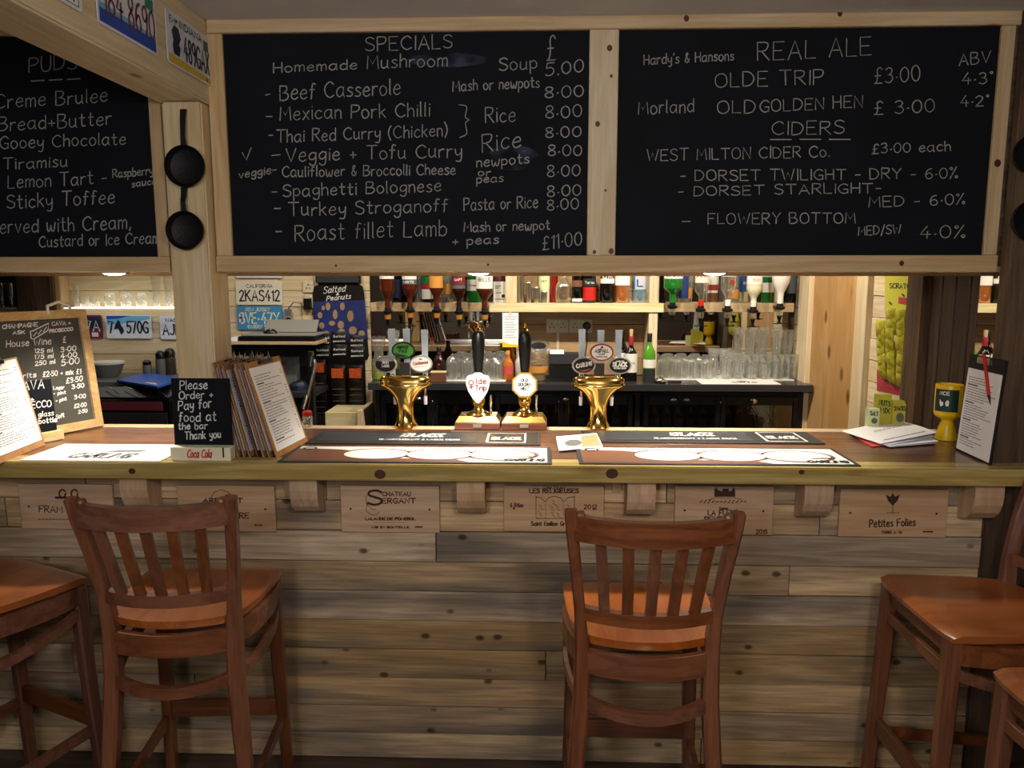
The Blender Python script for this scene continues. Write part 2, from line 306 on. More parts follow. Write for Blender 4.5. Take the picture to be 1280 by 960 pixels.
# ------------------------------------------------------------------ handwriting: a single-stroke alphabet ('~' marks rounded strokes)
G = {
'A':'0,0 2,6 4,0|.7,2.1 3.3,2.1','B':'0,0 0,6|~0,6 2.6,5.8 3,4.6 2,3.3 0,3.2|~0,3.2 2.8,2.9 3.6,1.5 2.4,.1 0,0','C':'~3.8,5 2.4,6 .6,4.8 0,3 .6,1.1 2.2,0 3.9,.8',
'D':'0,0 0,6|~0,6 2.4,5.6 3.8,3.2 2.6,.5 0,0','E':'3.2,6 0,6 0,0 3.3,0|0,3.1 2.6,3.1','F':'3.2,6 0,6 0,0|0,3.1 2.5,3.1','G':'~3.8,5 2.4,6 .6,4.8 0,3 .6,1.1 2.2,0 3.7,.8|3.7,.3 3.8,2.6 2.2,2.6',
'H':'0,0 0,6|3.4,0 3.4,6|0,3 3.4,3','I':'.3,0 .3,6','J':'~2.6,6 2.6,1.6 1.6,0 0,.8','K':'0,0 0,6|3.2,6 0,2.6|1,3.4 3.5,0','L':'0,6 0,0 3,0','M':'0,0 .4,6 2.2,2.2 4.1,6 4.5,0',
'N':'0,0 0,6 3.5,0 3.5,6','O':'~2,6 .4,5 0,3 .5,.8 2.1,0 3.7,1.1 4,3.1 3.4,5.2 2,6','P':'0,0 0,6|~0,6 2.8,5.8 3.3,4.5 2.4,3.1 0,2.8','Q':'~2,6 .4,5 0,3 .5,.8 2.1,0 3.7,1.1 4,3.1 3.4,5.2 2,6|2.4,1.6 4.2,-.6',
'R':'0,0 0,6|~0,6 2.8,5.8 3.2,4.6 2.3,3.2 0,3|1.2,3 3.5,0','S':'~3.2,5.2 2,6 .4,5.4 .3,4 1.8,3.1 3.2,2.2 3,.6 1.5,0 0,.7','T':'0,6 4,6|2,6 2,0','U':'~0,6 0,2 .8,.2 2.4,.1 3.3,1.6 3.4,6',
'V':'0,6 1.9,0 3.9,6','W':'0,6 1.2,0 2.6,4.2 3.9,0 5.3,6','X':'0,6 3.6,0|3.6,6 0,0','Y':'0,6 1.8,3.1 3.7,6|1.8,3.1 1.7,0','Z':'0,6 3.5,6 0,0 3.6,0',
'a':'~2.7,3.3 1.5,3.8 .2,2.8 0,1.2 1,0 2.2,.7 2.8,2.2|2.8,3.7 2.8,.7 3.2,0','b':'0,6 0,0|~0,2.6 1.4,3.7 2.7,2.6 2.5,.6 1.2,-.1 0,.6','c':'~2.5,3.2 1.4,3.8 .2,2.7 .1,1.1 1.2,0 2.6,.6',
'd':'2.8,6 2.8,0|~2.8,2.9 1.5,3.8 .2,2.7 .1,1 1.2,0 2.8,1','e':'~.2,2 2.5,2.3 2.2,3.6 1.2,3.8 .1,2.4 .2,.8 1.3,0 2.7,.7','f':'~2.2,5.6 1.3,6 .9,4.8 .8,2 .6,0|0,3.6 1.9,3.6',
'g':'~2.6,3.3 1.4,3.8 .1,2.6 .3,1 1.5,.6 2.6,1.8|~2.7,3.7 2.7,0 2.2,-1.8 .9,-2 .2,-1.2','h':'0,6 0,0|~0,2.4 1.3,3.8 2.4,3 2.5,0','i':'.2,3.7 .2,0|.2,5 .3,5.2','j':'~1,3.7 1,-1 .2,-2|1,5 1.1,5.2',
'k':'0,6 0,0|2.3,3.7 0,1.7|.8,2.3 2.5,0','l':'.1,6 .1,0 .5,0','m':'0,3.7 0,0|~0,2.6 1,3.8 1.8,3 1.8,0|~1.8,2.6 2.9,3.8 3.7,3 3.7,0','n':'0,3.7 0,0|~0,2.6 1.2,3.8 2.3,3 2.4,0',
'o':'~1.4,3.8 .2,3 0,1.6 .6,.2 1.6,0 2.7,1 2.7,2.6 1.4,3.8','p':'0,3.7 0,-2.2|~0,2.8 1.4,3.8 2.6,2.7 2.4,.8 1.2,.1 0,.8','q':'2.6,3.7 2.6,-2.2|~2.6,3 1.3,3.8 .1,2.6 .2,.9 1.3,.1 2.6,1','r':'0,3.7 0,0|~0,2.3 .9,3.6 2,3.6',
's':'~2.2,3.3 1.2,3.8 .2,3 1,2.1 2.2,1.3 1.6,.1 0,.3','t':'~.9,5.6 .9,1 1.4,0 2.2,.3|0,3.8 2.1,3.8','u':'~0,3.7 0,1 .9,0 2.1,.8|2.4,3.7 2.4,.4 2.8,0','v':'0,3.7 1.3,0 2.6,3.7',
'w':'~0,3.7 .3,.6 1.1,.1 1.9,2.6|~1.9,2.6 2.2,.4 3.2,.3 3.8,3.7','x':'0,3.7 2.4,0|2.4,3.7 0,0','y':'~0,3.7 .2,1.6 1.2,1 2.3,2|~2.5,3.7 2.4,-.4 1.8,-1.9 .4,-1.7','z':'0,3.7 2.3,3.7 0,0 2.4,0',
'0':'~1.7,6 .4,4.9 0,3 .5,.9 1.7,0 2.9,1 3.3,3 2.9,5 1.7,6','1':'.2,4.9 1.2,6 1.2,0','2':'~.1,4.8 1.4,6 2.8,5.2 2.6,3.6 .1,0|.1,0 3.1,0','3':'~.2,5.3 1.6,6 2.7,5 2.2,3.5 1.1,3.2|~1.1,3.2 2.6,2.8 3,1.3 1.7,0 .1,.6',
'4':'2.1,6 0,2 3.2,2|2.3,3.4 2.2,0','5':'3,6 .5,6 .3,3.5|~.3,3.5 1.9,3.8 3,2.3 2.4,.5 1,0 0,.6','6':'~2.6,5.8 1,5 .1,2.6 .5,.5 1.8,0 3,1.2 2.4,3 1.2,3.2 .2,2','7':'0,6 3.1,6 1,0',
'8':'~1.6,3.2 .4,4.2 .6,5.6 1.7,6 2.8,5.3 2.6,4.1 1.6,3.2 .3,2 .3,.7 1.6,0 2.9,.7 2.8,2.1 1.6,3.2','9':'~2.9,4.2 2.4,5.6 1.3,6 .1,5 .4,3.5 1.7,3 2.9,4.2|2.9,4.6 2.6,1.6 1.8,0',
'-':'0,2.5 2,2.6','.':'.2,.1 .5,.3','·':'.2,2.1 .6,2.3',',':'.5,.6 .1,-.9',"'":'.3,6 .2,4.8','+':'0,2.3 2.4,2.3|1.2,3.6 1.2,1','&':'~2.6,.4 .8,4 1.2,5.6 2,5 .3,2 .4,.4 1.8,0 2.8,2','(':'~1.4,6.6 .3,4.6 .1,2 1.1,-.8',')':'~0,6.6 1,4.6 1.2,2 .2,-.8',
'}':'~0,6.2 1.5,5.8 1.3,4.2 1.3,3.6 2.1,3.1|~2.1,3.1 1.3,2.6 1.5,1.2 1.4,.3 .1,-.2','/':'0,-.6 2.2,6.6','%':'0,-.2 2.8,6.2|~.6,6 0,5.3 .6,4.7 1.1,5.3 .6,6|~2.8,1.5 2.2,.8 2.8,.1 3.3,.8 2.8,1.5',
'°':'~.6,6.4 0,5.8 .6,5.2 1.1,5.8 .6,6.4','£':'~3,5.2 2.2,6 1.1,5.2 1.2,3 .9,.8 0,0|0,0 3,0|.2,2.9 2.4,2.9',':':'.2,.3 .4,.5|.2,2.8 .4,3','=':'0,3.4 2.4,3.4|0,2 2.4,2','_':'0,-.4 3,-.4','√':'0,4 .8,0 1.8,6','*':'0,3 2,4.6|1,5 1,2.6|0,4.6 2,3','♀':'~1.6,6.4 .2,5.6 0,4 1.4,2.8 3,3.6 3.2,5.2 1.6,6.4|1.6,2.8 1.6,-.8|.2,1 3,1',
}
_gc = {}
def glyph(ch):
    if ch in _gc: return _gc[ch]
    out = []; wmax = 0
    for st in G.get(ch, G['-']).split('|'):
        sm = st.startswith('~'); pts = [tuple(map(float, q.split(','))) for q in st.lstrip('~').split()]
        if sm and len(pts) > 2:
            res = []; n = len(pts)
            closed = pts[0] == pts[-1]
            for i in range(n-1):
                p0 = pts[i-1] if i else (pts[-2] if closed else pts[0]); p1 = pts[i]; p2 = pts[i+1]
                p3 = pts[i+2] if i+2 < n else (pts[1] if closed else pts[-1])
                for k in range(3):
                    t = k/3; a = [.5*((2*p1[j])+(-p0[j]+p2[j])*t+(2*p0[j]-5*p1[j]+4*p2[j]-p3[j])*t*t+(-p0[j]+3*p1[j]-3*p2[j]+p3[j])*t**3) for j in (0, 1)]
                    res.append(tuple(a))
            res.append(pts[-1]); pts = res
        out.append(pts); wmax = max(wmax, max(p[0] for p in pts))
    _gc[ch] = (out, wmax); return _gc[ch]

def ribbon(mb, pts, w, surf):
    n = len(pts); L_, R_ = [], []
    for i in range(n):
        a = pts[max(i-1, 0)]; b = pts[min(i+1, n-1)]; dx, dy = b[0]-a[0], b[1]-a[1]; l = math.hypot(dx, dy) or 1e-9
        nx, ny = -dy/l*w/2, dx/l*w/2
        ex, ey = (0, 0)
        if i == 0: ex, ey = -dx/l*w*.4, -dy/l*w*.4
        if i == n-1: ex, ey = dx/l*w*.4, dy/l*w*.4
        L_.append(mb.bm.verts.new(surf(pts[i][0]+nx+ex, pts[i][1]+ny+ey))); R_.append(mb.bm.verts.new(surf(pts[i][0]-nx+ex, pts[i][1]-ny+ey)))
    for i in range(n-1): mb.bm.faces.new((L_[i], L_[i+1], R_[i+1], R_[i]))

def text(mb, s, x0, y0, x1, y1, h, w, surf, down=True, jit=.25, shear=0):
    """write s from (x0, y0) to (x1, y1) with capitals h tall and strokes w wide, on surf(x, y)"""
    adv = 0; seq = []
    for ch in s:
        if ch == ' ': adv += 3.0; continue
        g, wd = glyph(ch); seq.append((g, adv)); adv += wd+1.25
    tot = max(adv-1.25, .1); sx = (x1-x0)/tot; sy = h/6.0; dn = -1 if down else 1
    for g, a in seq:
        jy = random.uniform(-jit, jit)*.5; js = 1+random.uniform(-jit, jit)*.12; sl = random.uniform(-jit, jit)*.06+shear
        for st in g:
            pts = []
            for px, py in st:
                u = (a+px+py*sl)*sx; yy = y0+(y1-y0)*((a+px)/tot)
                pts.append((x0+u, yy+dn*(py*js+jy)*sy))
            ribbon(mb, pts, w*random.uniform(1-jit*.5, 1+jit*.5), surf)
    return mb

def plane_px(y, off=.0009): return lambda px, py: P(px, py, y-off)
def table_px(z): return lambda px, py: PZ(px, py, z)
def uv_surf(o, u, v, n, off=.0009):
    o, u, v, n = Vector(o), Vector(u), Vector(v), Vector(n).normalized()
    return lambda a, b: o+u*a+v*b+n*off
def patch(mb, surf, pts):
    """flat polygon given in surf's coordinates"""
    mb.bm.faces.new([mb.bm.verts.new(surf(*p)) for p in pts]); return mb
def ell(cx, cy, rx, ry, n=24): return [(cx+rx*math.cos(2*math.pi*i/n), cy+ry*math.sin(2*math.pi*i/n)) for i in range(n)]
def ring(mb, surf, cx, cy, rx, ry, w, n=24):
    a = [mb.bm.verts.new(surf(*p)) for p in ell(cx, cy, rx, ry, n)]; b = [mb.bm.verts.new(surf(*p)) for p in ell(cx, cy, rx-w, ry-w, n)]
    for i in range(n): mb.bm.faces.new((a[i], a[(i+1) % n], b[(i+1) % n], b[i]))
    return mb
plain('crate_ink', '3c241b', .8)
def haze_mat(name, col, a):
    m = bpy.data.materials.new(name); m.use_nodes = True; nt = m.node_tree; b = nt.nodes['Principled BSDF']
    b.inputs['Base Color'].default_value = lin(col); b.inputs['Roughness'].default_value = 1
    nz = nt.nodes.new('ShaderNodeTexNoise'); nz.inputs['Scale'].default_value = 14; mr = nt.nodes.new('ShaderNodeMapRange'); mr.inputs[1].default_value = .42; mr.inputs[2].default_value = .75; mr.inputs[4].default_value = a
    tc = nt.nodes.new('ShaderNodeTexCoord'); nt.links.new(tc.outputs['Object'], nz.inputs['Vector'])
    nt.links.new(nz.outputs[0], mr.inputs[0]); nt.links.new(mr.outputs[0], b.inputs['Alpha']); MATS[name] = m
haze_mat('chalk_haze', '7a86a8', .25)
plain('grey_dark', '2c2d2f', .45); plain('lime', 'a9b845', .3); plain('smoky_dark', '3a342c', .2); plain('navy_dark', '181a2c', .5); plain('grey_wood', '6a645a', .6)
plain('crystal', 'ffffff', .02, trans=1.0, ior=1.5)
plain('printer_grey', '8f8d86', .45); plain('measure_amber', 'a06c2c', .15, spec=.8); plain('knot_brown', '45241a', .5, var=.3, bscale=120)
# ------------------------------------------------------------------ the room
HY = 2.65                                            # face of the boarded header above the bar
CT = 1.143                                           # bar top height
BT = 1.12                                            # back bar top height
WX = 1.65                                            # side wall of the staff area
structure(MB().box(-4.2, 3.2, -3.0, 5.1, -.06, 0).build('floor', 'floor_wood'))
structure(MB().box(-4.2, 3.2, -3.0, 5.1, 2.60, 2.68).build('ceiling', 'ceiling_paint'))
structure(MB().box(-4.2, 3.2, -3.06, -3.0, 0, 2.6).build('wall_front', 'wall_paint'))
structure(MB().box(-4.26, -4.2, -3.0, 5.1, 0, 2.6).build('wall_left', 'wall_paint'))
structure(MB().box(3.2, 3.26, -3.0, 5.1, 0, 2.6).build('wall_right', 'wall_paint'))

def planks(parent, rows, x0, x1, y, th, mat, lens, seed, gap=.003, jog=.004, name='plank'):
    rnd = random.Random(seed)
    for (z0, z1) in rows:
        x = x0-(rnd.random()*.6 if len(lens) > 1 else 0); 
        while x < x1:
            l = rnd.choice(lens); a, b = max(x, x0), min(x+l, x1); x += l
            if b-a < .05: continue
            d = rnd.random()*jog
            MB().box(a+gap/2, b-gap/2, y-d, y-d+th, z0+gap/2, z1-gap/2, bev=.0015).build(name, mat, parent)
wb = MB().box(-4.2, WX+.1, 5.02, 5.1, 0, 2.6).build('wall_back', 'old_timber_x'); structure(wb)
rows = [(.72+.105*i, .825+.105*i) for i in range(11)]
planks(wb, rows, -4.15, -1.09, 5.0, .02, 'pale_pine_x', [1.1, 1.4, .8], 3)
planks(wb, [(1.12+.11*i, 1.23+.11*i) for i in range(7)], -.14, .765, 4.995, .02, 'boarding_dark', [2], 5)
# side wall of the staff area: boards, studs, plywood and dark panelling
ws = MB().box(WX+.02, WX+.09, 2.645, 5.02, 0, 2.6).build('wall_side', 'old_timber_z'); structure(ws)
def side_planks(y0, y1, mat, th=.02):
    for i in range(11):
        z = .72+.105*i; d = random.random()*.004
        MB().box(WX-d, WX+.018, y0, y1, z+.0015, z+.1035, bev=.0015).build('plank', mat, ws)
side_planks(4.84, 5.0, 'pale_pine_y'); side_planks(3.42, 3.85, 'pale_pine_y')
MB().box(WX-.035, WX+.02, 4.66, 4.84, 0, 2.0, bev=.003).build('stud', 'pale_pine_z', ws)
MB().box(WX-.006, WX+.02, 3.98, 4.66, 0, 2.0).build('plywood_panel', 'plywood', ws)
MB().box(WX-.035, WX+.02, 3.85, 3.98, 0, 2.0, bev=.003).build('stud', 'pale_pine_z', ws)
MB().box(WX-.045, WX+.02, 3.28, 3.42, 0, 2.2, bev=.004).build('stud', 'old_timber_z', ws)
for i, (a, b) in enumerate(((3.19, 3.28), (3.09, 3.185), (2.985, 3.085), (2.93, 2.98))):
    MB().box(WX-.012, WX+.02, a+.002, b-.002, 0, 2.2, bev=.002).build('board', 'dark_panel', ws)
mr = thing('wall_mirror', 'narrow dark mirror strip on the side wall beside the right timber post', 'mirror', (WX-.012, 2.86, 1.15))
MB().box(WX-.012, WX+.018, 2.66, 2.925, 1.15, 2.2).build('mirror_glass', 'mirror_silver', mr)

# header above the opening
hb = MB().box(-4.1, WX, HY+.03, 2.93, 1.792, 2.6).build('wall_header', 'old_timber_x'); structure(hb)
MB().box(-4.1, WX+.0, HY+.022, 2.955, 1.774, 1.792).build('soffit', 'pine_x', hb)
MB().box(-4.1, WX+.0, 2.93, 2.95, 1.760, 1.86).build('rear_rail', 'pine_x', hb)
def trim(n, x0, x1, z0, z1, mat, y0=HY, y1=HY+.04): structure(MB().box(x0, x1, y0, y1, z0, z1, bev=.003).build('trim_%d' % n, mat))
trim(1, -1.10, WX, 2.557, 2.600, 'pine_x', HY-.006)
trim(2, -1.11, 1.535, 1.773, 1.829, 'pine_x', HY-.004)
trim(3, .166, .262, 1.829, 2.557, 'pale_pine_z', HY-.002)
trim(4, -1.108, -1.052, 1.829, 2.557, 'pine_z')
trim(5, 1.487, 1.532, 1.829, 2.557, 'pine_z')
trim(6, -3.2, -1.27, 1.773, 1.826, 'pine_x', HY-.004)
trim(7, -1.315, -1.272, 1.826, 2.557, 'pine_z')
trim(8, -3.2, -1.27, 2.557, 2.600, 'pine_x', HY-.006)

def knots(trim_name, spots, y):
    o = bpy.data.objects[trim_name]
    for px, py, r in spots: c = P(px, py, y); m = MB(); m.face([(c.x+a, y-.0003, c.z+b) for a, b in ell(0, 0, r, r*1.15, 14)]); m.build('knot', 'knot_brown', o)
knots('trim_2', ((1127, 329, .008), (610, 331, .004), (420, 332, .004)), HY-.004)
knots('trim_3', ((762, 60, .009), (747, 155, .008), (764, 95, .005), (743, 315, .006), (764, 314, .009), (757, 238, .004)), HY-.002)
knots('trim_1', ((858, 23, .009), (1050, 17, .008)), HY-.006)
knots('trim_5', ((1247, 204, .011),), HY)
# timber posts and beam
t = thing('timber_post', 'pale pine post on the bar top with two cast iron pans hanging on it', 'post', (-1.19, 2.67, CT))
MB().box(-1.246, -1.112, 2.60, 2.755, CT, 2.33, bev=.006).build('post_timber', 'pale_pine_z', t)
t = thing('timber_post', 'dark weathered timber post at the right end of the bar', 'post', (1.6, 2.62, 0))
MB().box(1.535, 1.70, 2.60, 2.638, 0, 2.6, bev=.006).build('post_timber', 'old_timber_z', t)
t = thing('ceiling_beam', 'pale pine beam running toward the camera below the ceiling with licence plates on it', 'beam', (-1.19, .4, 2.33))
MB().box(-1.268, -1.103, -2.9, 2.752, 2.332, 2.6, bev=.006).build('beam_timber', 'pale_pine_y', t)
MB().box(-1.112, -1.100, 1.0, 2.10, 2.47, 2.6, bev=.002).build('facing_board', 'pine_y', t)
t = thing('timber_post', 'split brown timber post on the back wall left of the glass shelf', 'post', (-3.22, 4.9, BT))
MB().box(-3.36, -3.12, 4.87, 4.995, BT+.001, 2.5, bev=.01).build('post_timber', 'old_timber_z', t)
MB().box(-3.12, -3.085, 4.90, 4.995, BT+.001, 2.5, bev=.004).build('edge_strip', 'pine_z', t)

# downlights in the soffit, the light of each comes from its own lamp
def downlight(px, label, e):
    c = P(px, 343, 2.80); x = c.x
    t = thing('downlight', label, 'light', (x, 2.80, 1.77), group='downlights in the soffit')
    MB().lathe([(.047, 0), (.047, .004), (.040, .0045)], (x, 2.80, 1.7695), 24).build('bezel', 'white_plastic', t, smooth=True)
    MB().lathe([(.002, -.0075), (.018, -.0065), (.03, -.004), (.038, 0)], (x, 2.80, 1.7695), 24).build('lens', 'bulb', t, smooth=True)
    lamp('downlight_lamp', 'SPOT', (x, 2.80, 1.755), e, (1.0, .90, .74), spot_size=R(118), spot_blend=.75, shadow_soft_size=.03)
downlight(143, 'small round downlight in the soffit above the left end of the bar', 50)
downlight(598, 'small round downlight in the soffit above the two hand pumps', 58)
downlight(893, 'small round downlight in the soffit above the right bar runners', 58)

# ------------------------------------------------------------------ chalkboards
t = thing('chalkboard', 'large middle chalkboard headed SPECIALS listing main courses and prices', 'chalkboard', (-.44, HY, 1.83))
MB().box(-1.054, .168, HY+.012, HY+.028, 1.827, 2.559).build('slate', 'slate', t)
BS = lambda px, py: P(px, py, HY+.0112)
def block(lines, parent, surf, w, name='chalk_line', mat='chalk', **kw):
    kw.setdefault('jit', .42)
    for l in lines:
        m = MB(); s, x0, y0, x1, y1, h = l[:6]; text(m, s, x0, y0, x1, y1, h, l[6] if len(l) > 6 else w, surf, **kw)
        m.build(name, mat, parent)
block([
('SPECIALS', 457, 64, 565, 60, 17), ('£', 684, 76, 694, 75, 30), ('Homemade', 342, 91, 446, 86, 12), ('Mushroom', 459, 86, 559, 82, 16), ('Soup', 624, 88, 671, 86, 16), ('5.00', 682, 95, 729, 90, 15),
('-', 332, 123, 337, 122, 10), ('Beef Casserole', 350, 125, 500, 118, 19), ('Mash or newpots', 566, 114, 674, 109, 13), ('8·00', 681, 122, 729, 121, 14),
('-', 333, 150, 340, 150, 10), ('Mexican Pork Chilli', 350, 150, 537, 145, 17), ('8·00', 682, 148, 727, 146, 15), ('Rice', 607, 153, 644, 152, 19), ('}', 574, 170, 587, 169, 40),
('-', 336, 173, 341, 173, 10), ('Thai Red Curry (Chicken)', 346, 178, 559, 170, 15), ('8·00', 682, 172, 726, 171, 13),
('√', 303, 201, 314, 200, 15), ('-', 340, 199, 350, 198, 10), ('Veggie + Tofu Curry', 358, 202, 577, 196, 17), ('Rice', 603, 191, 651, 183, 21), ('8·00', 685, 195, 727, 194, 13),
('veggie-', 299, 223, 345, 216, 10), ('Cauliflower & Broccolli Cheese', 353, 221, 569, 218, 13), ('newpots', 596, 209, 661, 204, 12), ('or', 598, 220, 613, 219, 8), ('peas', 596, 229, 629, 227, 10), ('8·00', 684, 221, 725, 219, 14),
('-', 340, 244, 346, 244, 10), ('Spaghetti Bolognese', 354, 246, 551, 239, 15), ('8·00', 684, 246, 726, 244, 14),
('-', 343, 265, 350, 265, 10), ('Turkey Stroganoff', 361, 270, 560, 264, 16), ('Pasta or Rice', 580, 263, 672, 260, 15), ('8·00', 684, 263, 723, 261, 13),
('-', 345, 294, 352, 294, 10), ('Roast fillet Lamb', 369, 301, 558, 294, 20), ('Mash or newpot', 580, 290, 687, 287, 12), ('+ peas', 566, 307, 623, 304, 11), ('£11·00', 678, 312, 727, 306, 17)],
 t, BS, 1.35)
for cx, cy, rx, ry in ((560, 75, 50, 9), (640, 197, 34, 16)):
    patch(MB(), lambda a, b: P(a, b, HY+.0116), ell(cx, cy, rx, ry, 20)) if False else None
    sm = MB(); patch(sm, lambda a, b: P(a, b, HY+.0116), ell(cx, cy, rx, ry, 20)); sm.build('wiped_smudge', 'chalk_haze', t)

t = thing('chalkboard', 'large right chalkboard headed REAL ALE and CIDERS', 'chalkboard', (.87, HY, 1.83))
MB().box(.260, 1.489, HY+.012, HY+.028, 1.827, 2.559).build('slate', 'slate', t)
block([
("Hardy's & Hansons", 805, 81, 917, 75, 12), ('REAL ALE', 947, 76, 1089, 69, 23), ('OLDE TRIP', 894, 109, 1029, 105, 18), ('£3·00', 1093, 105, 1150, 101, 19), ('ABV', 1199, 82, 1238, 78, 14), ('4·3°', 1203, 106, 1241, 104, 14), ('4·2°', 1201, 133, 1236, 132, 13),
('Morland', 798, 143, 867, 140, 16), ('OLD', 897, 142, 944, 141, 16), ('GOLDEN HEN', 950, 140, 1078, 134, 15), ('£ 3·00', 1093, 143, 1168, 140, 16), ('CIDERS', 965, 169, 1055, 167, 16), ('___', 963, 174, 1063, 174, 5),
('WEST MILTON CIDER Co.', 809, 201, 1037, 196, 14), ('£3·00 each', 1090, 192, 1188, 188, 12), ('- DORSET TWILIGHT - DRY - 6·0%', 851, 226, 1197, 223, 13), ('- DORSET STARLIGHT-', 848, 245, 1101, 241, 12), ('MED - 6·0%', 1086, 259, 1206, 255, 13),
('-', 853, 281, 863, 281, 10), ('FLOWERY BOTTOM', 885, 280, 1069, 279, 13), ('MED/SW', 1073, 294, 1126, 292, 11), ('4·0%', 1150, 298, 1206, 297, 15)], t, BS, 1.25)

t = thing('chalkboard', 'left chalkboard of puddings partly hidden behind the ceiling beam', 'chalkboard', (-2.25, HY, 1.83))
MB().box(-3.2, -1.313, HY+.012, HY+.028, 1.824, 2.559).build('slate', 'slate', t)
block([
('PUDS', 36, 90, 96, 86, 18), ('___', 39, 101, 100, 98, 5), ('Creme Brulee', -6, 136, 134, 127, 17), ('Bread+Butter', -2, 164, 139, 156, 17), ('Gooey Chocolate', 0, 186, 157, 180, 15), ('Tiramisu', 4, 212, 84, 208, 14),
('Lemon Tart -', 10, 236, 133, 229, 16), ('Raspberry', 141, 222, 191, 218, 10), ('sauce', 165, 234, 195, 230, 8), ('Sticky Toffee', 9, 261, 143, 254, 17), ('Served with Cream,', -12, 292, 163, 286, 17), ('Custard or Ice Cream', 49, 309, 199, 304, 14)], t, BS, 1.3)

# ------------------------------------------------------------------ the bar
bar = thing('bar_counter', 'long wooden bar counter with yellow pine edge and reclaimed plank front', 'bar counter', (0, 2.8, 0))
X0, X1 = -3.1, 1.95
MB().box(X0, X1, 2.46, 2.50, 1.087, CT, bev=.004).build('front_edge', 'counter_edge', bar)
MB().box(X0, 1.65, 2.501, 2.555, 1.118, CT, bev=.002).build('front_strip', 'counter_edge', bar)
ys = [2.557, 2.68, 2.81, 2.93, 3.062]
for a, b in zip(ys, ys[1:]):
    for xa, xb in ((X0, -1.9), (-1.9, -.35), (-.35, 1.532)):
        if b < 2.77: pass
        MB().box(xa+.001, xb-.001, a+.001, b-.001, 1.118, CT-.001, bev=.001).build('top_board', 'counter_brown', bar)
MB().box(1.532, WX-.03, 2.74, 3.062, 1.118, CT-.001).build('top_board', 'counter_brown', bar)
MB().box(X0, WX-.03, 3.064, 3.125, 1.09, CT, bev=.003).build('rear_strip', 'pine_x', bar)
MB().box(X0, 1.53, 2.62, 3.05, .02, 1.117).build('carcass', 'black_matt', bar)
# reclaimed planks, row by row as the photograph shows
zr = [0.0, .098, .206, .314, .426, .536, .647, .757, .868, .978, 1.086]
rnd = random.Random(11)
joints = {9: [-1.6, -.74, .45], 8: [-1.9, .98], 7: [-1.95, -.355], 6: [.885], 5: [-1.62], 4: [1.42], 3: [-1.7, .035], 2: [-1.25], 1: [-2.0, 1.2], 0: [.6]}
for i in range(10):
    xs = [-2.7]+joints[i]+[1.533]
    for a, b in zip(xs, xs[1:]):
        d = rnd.random()*.006
        MB().box(a+.0015, b-.0015, 2.600-d, 2.62, zr[i]+.0018, zr[i+1]-.0018, bev=.0015).build('plank', 'weathered', bar)
for px, py, r in ((165, 589, .010), (475, 593, .016), (765, 592, .017), (1002, 590, .008)):
    c = P(px, py, 2.4598); m = MB(); m.face([(c.x+a, 2.4597, c.z+b) for a, b in ell(0, 0, r*1.2, r, 14)]); m.build('knot', 'knot_brown', bar)
# short battens tucked under the edge
for px, w in ((362, .03), (771, .028), (1038, .02)):
    x = P(px, 610, 2.59).x; MB().box(x-w/2, x+w/2, 2.585, 2.597, 1.02, 1.086).build('batten', 'corbel_wood', bar)
# rounded corbels under the edge
for x in (-1.374, -.79, -.222, .35, .935, 1.488, -1.97):
    w = .047; pr = [(2.500, 1.086), (2.498, 1.04), (2.503, 1.01), (2.517, .98), (2.54, .958), (2.565, .948), (2.5935, .944), (2.5935, 1.086)]
    MB().prism([(x-w, y, z) for y, z in pr], (2*w, 0, 0)).build('corbel', 'corbel_wood', bar)

# wine crate ends screwed to the front
def crate(xl, xr, yt, yb, label, lines, extra=None):
    a, b = P(xl, yt, 2.588), P(xr, yb, 2.588)
    t = thing('wine_crate_panel', label, 'wooden panel', ((a.x+b.x)/2, 2.59, b.z), group='wine crate ends under the bar edge')
    MB().box(a.x, b.x, 2.580, 2.592, b.z, a.z, bev=.001).build('panel', 'crate_wood', t)
    sf = lambda px, py: P(px, py, 2.5793)
    m = MB()
    for l in lines: text(m, *l[:6], l[6]*1.35, sf, jit=.08)
    if extra: extra(m, sf)
    m.build('printing', 'crate_ink', t)
    s = MB()
    for fx in (.1, .9):
        c = a.lerp(b, fx); s.lathe([(.0035, 0), (.0035, .003)], (0, 0, 0), 8, mat=Matrix.Translation((c.x, 2.5805, (a.z+b.z)/2)) @ Matrix.Rotation(R(90), 4, 'X'))
    s.build('screw', 'black_matt', t)
crate(24, 145, 604, 661, 'crate end printed FRAM half hidden by the left stool back, leftmost panel', [('FRAM', 49, 640, 78, 641, 8, 1), ('----------', 48, 650, 90, 650, 2, .7)],
      lambda m, sf: (ribbon(m, ell(93, 617, 4, 5, 10), 2.2, sf), ribbon(m, ell(78, 617, 4, 5, 10), 2.2, sf), ribbon(m, [(70, 622), (98, 622)], 3, sf)))
crate(222, 346, 606, 664, 'crate end with AIRE readable right of the left stool post', [('CLAIRE', 276, 648, 311, 648, 7, 1), ('ARBALET', 254, 628, 303, 628, 5, 1.2), ('TIT', 318, 658, 328, 658, 2, .8)],
      lambda m, sf: (ribbon(m, [(264, 622), (268, 615), (276, 612), (285, 615), (290, 622)], .8, sf)))
